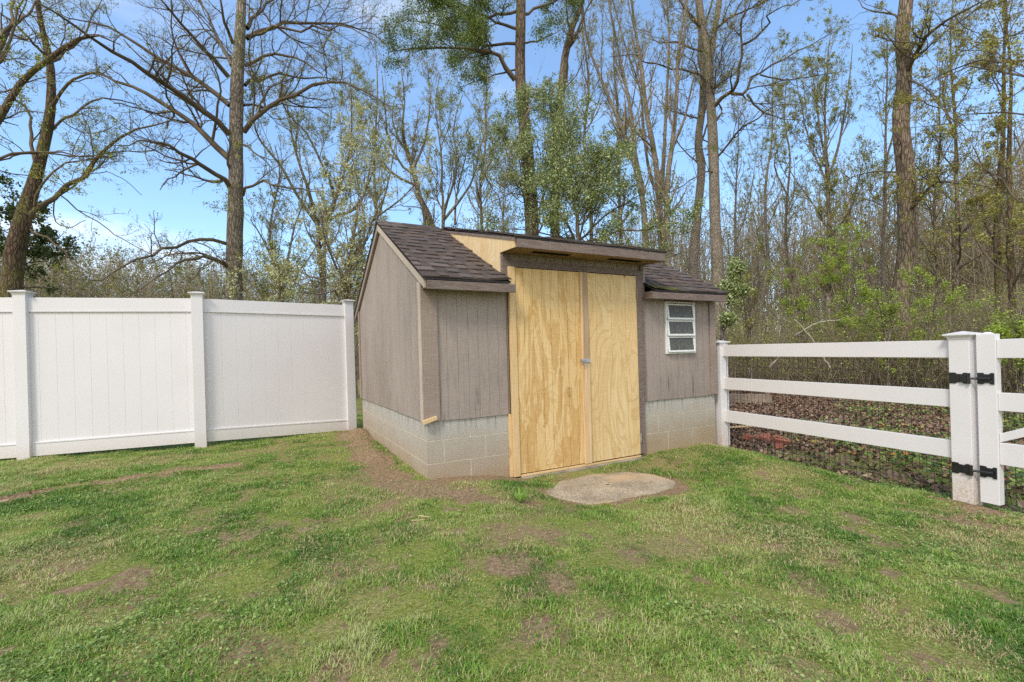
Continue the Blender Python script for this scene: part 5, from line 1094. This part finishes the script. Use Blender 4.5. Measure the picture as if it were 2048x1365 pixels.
plank('plank', 'long pale plank raised above the leaves seen under the middle rail', (8.2, 4.5), (9.6, 3.0), .09, .035, .24, .24, PALE)
plank('timber_block', 'short stack of dark weathered timbers below the pale plank', (8.0, 3.4), (8.8, 2.6), .14, .18, .03, .03, WEATH)
plank('plank', 'thin pale strip of wood lying in the leaves beside the bricks', (4.5, .95), (5.5, .50), .025, .02, .05, .08, PALE)
plank('plank', 'long weathered board lying flat in the leaves beyond the bricks', (5.6, .9), (6.9, .2), .06, .025, .03, .05, WEATH)
# weathered board fence seen in the gap between privacy fence and shed
bx = at(700, 700, 15.0); bf = thing('board_fence', 'weathered grey board fence in the narrow gap left of the shed', 'fence', (bx[0], bx[1], float(gz(bx[0], bx[1]))))
for k in range(3):
    mb = MB(); mb.box(-1.4, 1.4, -.02, .02, .75 + k * .24, .95 + k * .24); mb.build('board', WEATH, bf, .004)
for u in (-1.3, .15, 1.3):
    mb = MB(); mb.box(u - .05, u + .05, .0215, .12, -.1, 1.48); mb.build('post', WEATH, bf, .004)
mb = MB(); mb.box(.32, .45, -.06, -.0205, .2, .95); o = mb.build('post_sleeve', WHITE, bf, .004)
# sticks and fallen branches
def stick(name, label, pts, r, mat, cat_):
    mb = MB(); pts = [Vector(p_) for p_ in pts]; o_ = pts[0].copy(); mb.o = o_
    n_ = len(pts); vs = []
    P_s, R_s = resample(np.array([list(p_) for p_ in pts]), np.linspace(r, r * .4, n_), 14, RNG, .12); V_, Q_ = tubes(P_s[None], R_s[None], 6); V_ = V_ - np.array(o_)
    ob = mesh_np(name, V_, Q_, None, [mat], smooth_=True); ob.location = o_; return tag(ob, label, cat_)
gp = lambda x, y, h=.012: (x, y, float(gz(x, y)) + h)
p0 = lambda px_, py_, zz_=.05: (CAM + ray(px_, py_) * ((zz_ - CAM[2]) / ray(px_, py_)[2]))[:2]
a_, b_ = p0(836, 1041), p0(862, 1044); stick('twig', 'short straw coloured stick on the lawn before the shed corner, the farther one', [gp(*a_), gp(*((a_ + b_) / 2)), gp(*b_)], .005, PALE, 'stick')
a_, b_ = p0(822, 1052), p0(850, 1049); stick('twig', 'short straw coloured stick on the lawn before the shed corner, the nearer one', [gp(*a_), gp(*((a_ + b_) / 2)), gp(*b_)], .005, PALE, 'stick')
a_, b_ = p0(995, 968), p0(1022, 978); stick('twig', 'dark twig lying on the soil left of the concrete slab', [gp(*a_), gp(*((a_ + b_) / 2)), gp(*b_)], .007, TWIG, 'stick')
BONE = simple('bleached_dead_wood', srgb(168, 156, 140), srgb(200, 190, 174), s=10, bs=.2)
for k, (x0, y0, x1, y1, D_, lab) in enumerate(((1590, 672, 1680, 640, 15, 'bleached dead branch leaning up out of the brush above the top rail'), (1540, 735, 1600, 690, 13, 'bare fallen branch in the brush behind the top rail near the shed'), (1660, 735, 1590, 640, 14, 'pale crooked fallen branch propped in the brush midway along the rail fence'))):
    A0, B0 = at(x0, y0, D_), at(x1, y1, D_ - .6); A0[2] = max(A0[2], float(gz(A0[0], A0[1]))); M0 = (A0 + B0) / 2 + np.array([0, 0, .12])
    stick('fallen_branch', lab, [A0, M0, B0], .03, BONE, 'dead branch')
# tufts of long grass
for k, (px_, py_, lab) in enumerate(((793, 930, 'tall blade tuft growing beside the block base, the farther of two'), (820, 925, 'tall blade tuft growing beside the block base, the nearer of two'), (1040, 1000, 'wide splayed tuft of long pale grass left of the concrete slab'))):
    c_ = p0(px_, py_, .07); n_ = 14 if k < 2 else 46; az = RNG.uniform(0, 6.28, n_); ln_ = RNG.uniform(.07, .15, n_) if k < 2 else RNG.uniform(.08, .17, n_); sp_ = .35 if k < 2 else 1.1
    base_ = np.array([c_[0], c_[1], float(gz(*c_))]); d_ = np.stack([np.cos(az), np.sin(az), 0 * az], 1); s_ = np.stack([-np.sin(az), np.cos(az), 0 * az], 1) * .003
    b0_ = d_ * .012; m_ = b0_ + UP * (ln_ * .6)[:, None] * math.cos(sp_ * .6) + d_ * (ln_ * .6)[:, None] * math.sin(sp_ * .6); t_ = m_ + UP * (ln_ * .4)[:, None] * math.cos(sp_ * 1.3) + d_ * (ln_ * .45)[:, None] * math.sin(sp_ * 1.1)
    V_ = np.stack([b0_ - s_, b0_ + s_, m_ + s_, m_ - s_, t_], 1).reshape(-1, 3); kk = np.arange(n_)[:, None] * 5
    ob = mesh_np('grass_tuft', V_, np.concatenate([kk + np.array([[0, 1, 2]]), kk + np.array([[0, 2, 3]]), kk + np.array([[3, 2, 4]])]), None, [GR], np.repeat(RNG.uniform(.05, .5, n_), 5)); ob.location = base_; tag(ob, lab, 'weed')

# green ivy and weeds creeping over the litter near the gate
pos, ds = polar(80000, 1450, 2250, 5.5, 16, rng); m_ = smooth((pos[:, 0] - 4.2) / .8) * np.clip((fbm(pos[:, 0], pos[:, 1], 1.3) - .40) * 5, 0, 1) * smooth((pos[:, 0] * .33 - pos[:, 1] - 1.1) / 2.4)
keep = rng.random(len(pos)) < m_ * .42; c = pos[keep]; n = len(c); c[:, 2] += rng.uniform(.02, .22, n)
a = rng.uniform(0, 6.28, n); nz = nrm(np.stack([rng.normal(0, .5, n), rng.normal(0, .5, n), np.ones(n)], 1)); u = nrm(np.cross(nz, np.stack([np.cos(a), np.sin(a), 0 * a], 1))); v = np.cross(nz, u); s_ = rng.uniform(.012, .032, n)[:, None]
V = np.stack([c + s_ * (u * math.cos(q) + v * math.sin(q) * .7) for q in np.linspace(0, 2 * math.pi, 6)[:-1]], 1).reshape(-1, 3)
IVYG = tint_mat('creeping_ground_ivy', [(0, srgb(78, 100, 48)), (.5, srgb(112, 140, 62)), (.9, srgb(160, 176, 92)), (1, srgb(206, 128, 62))], .5, .25, .4)
o = mesh_np('ground_ivy', V, np.arange(n * 5).reshape(-1, 5), None, [IVYG], np.repeat(rng.random(n), 5)); tag(o, 'green ivy and weeds spreading over the leaves beyond the gate end of the fence', 'ground cover', None, 'stuff')
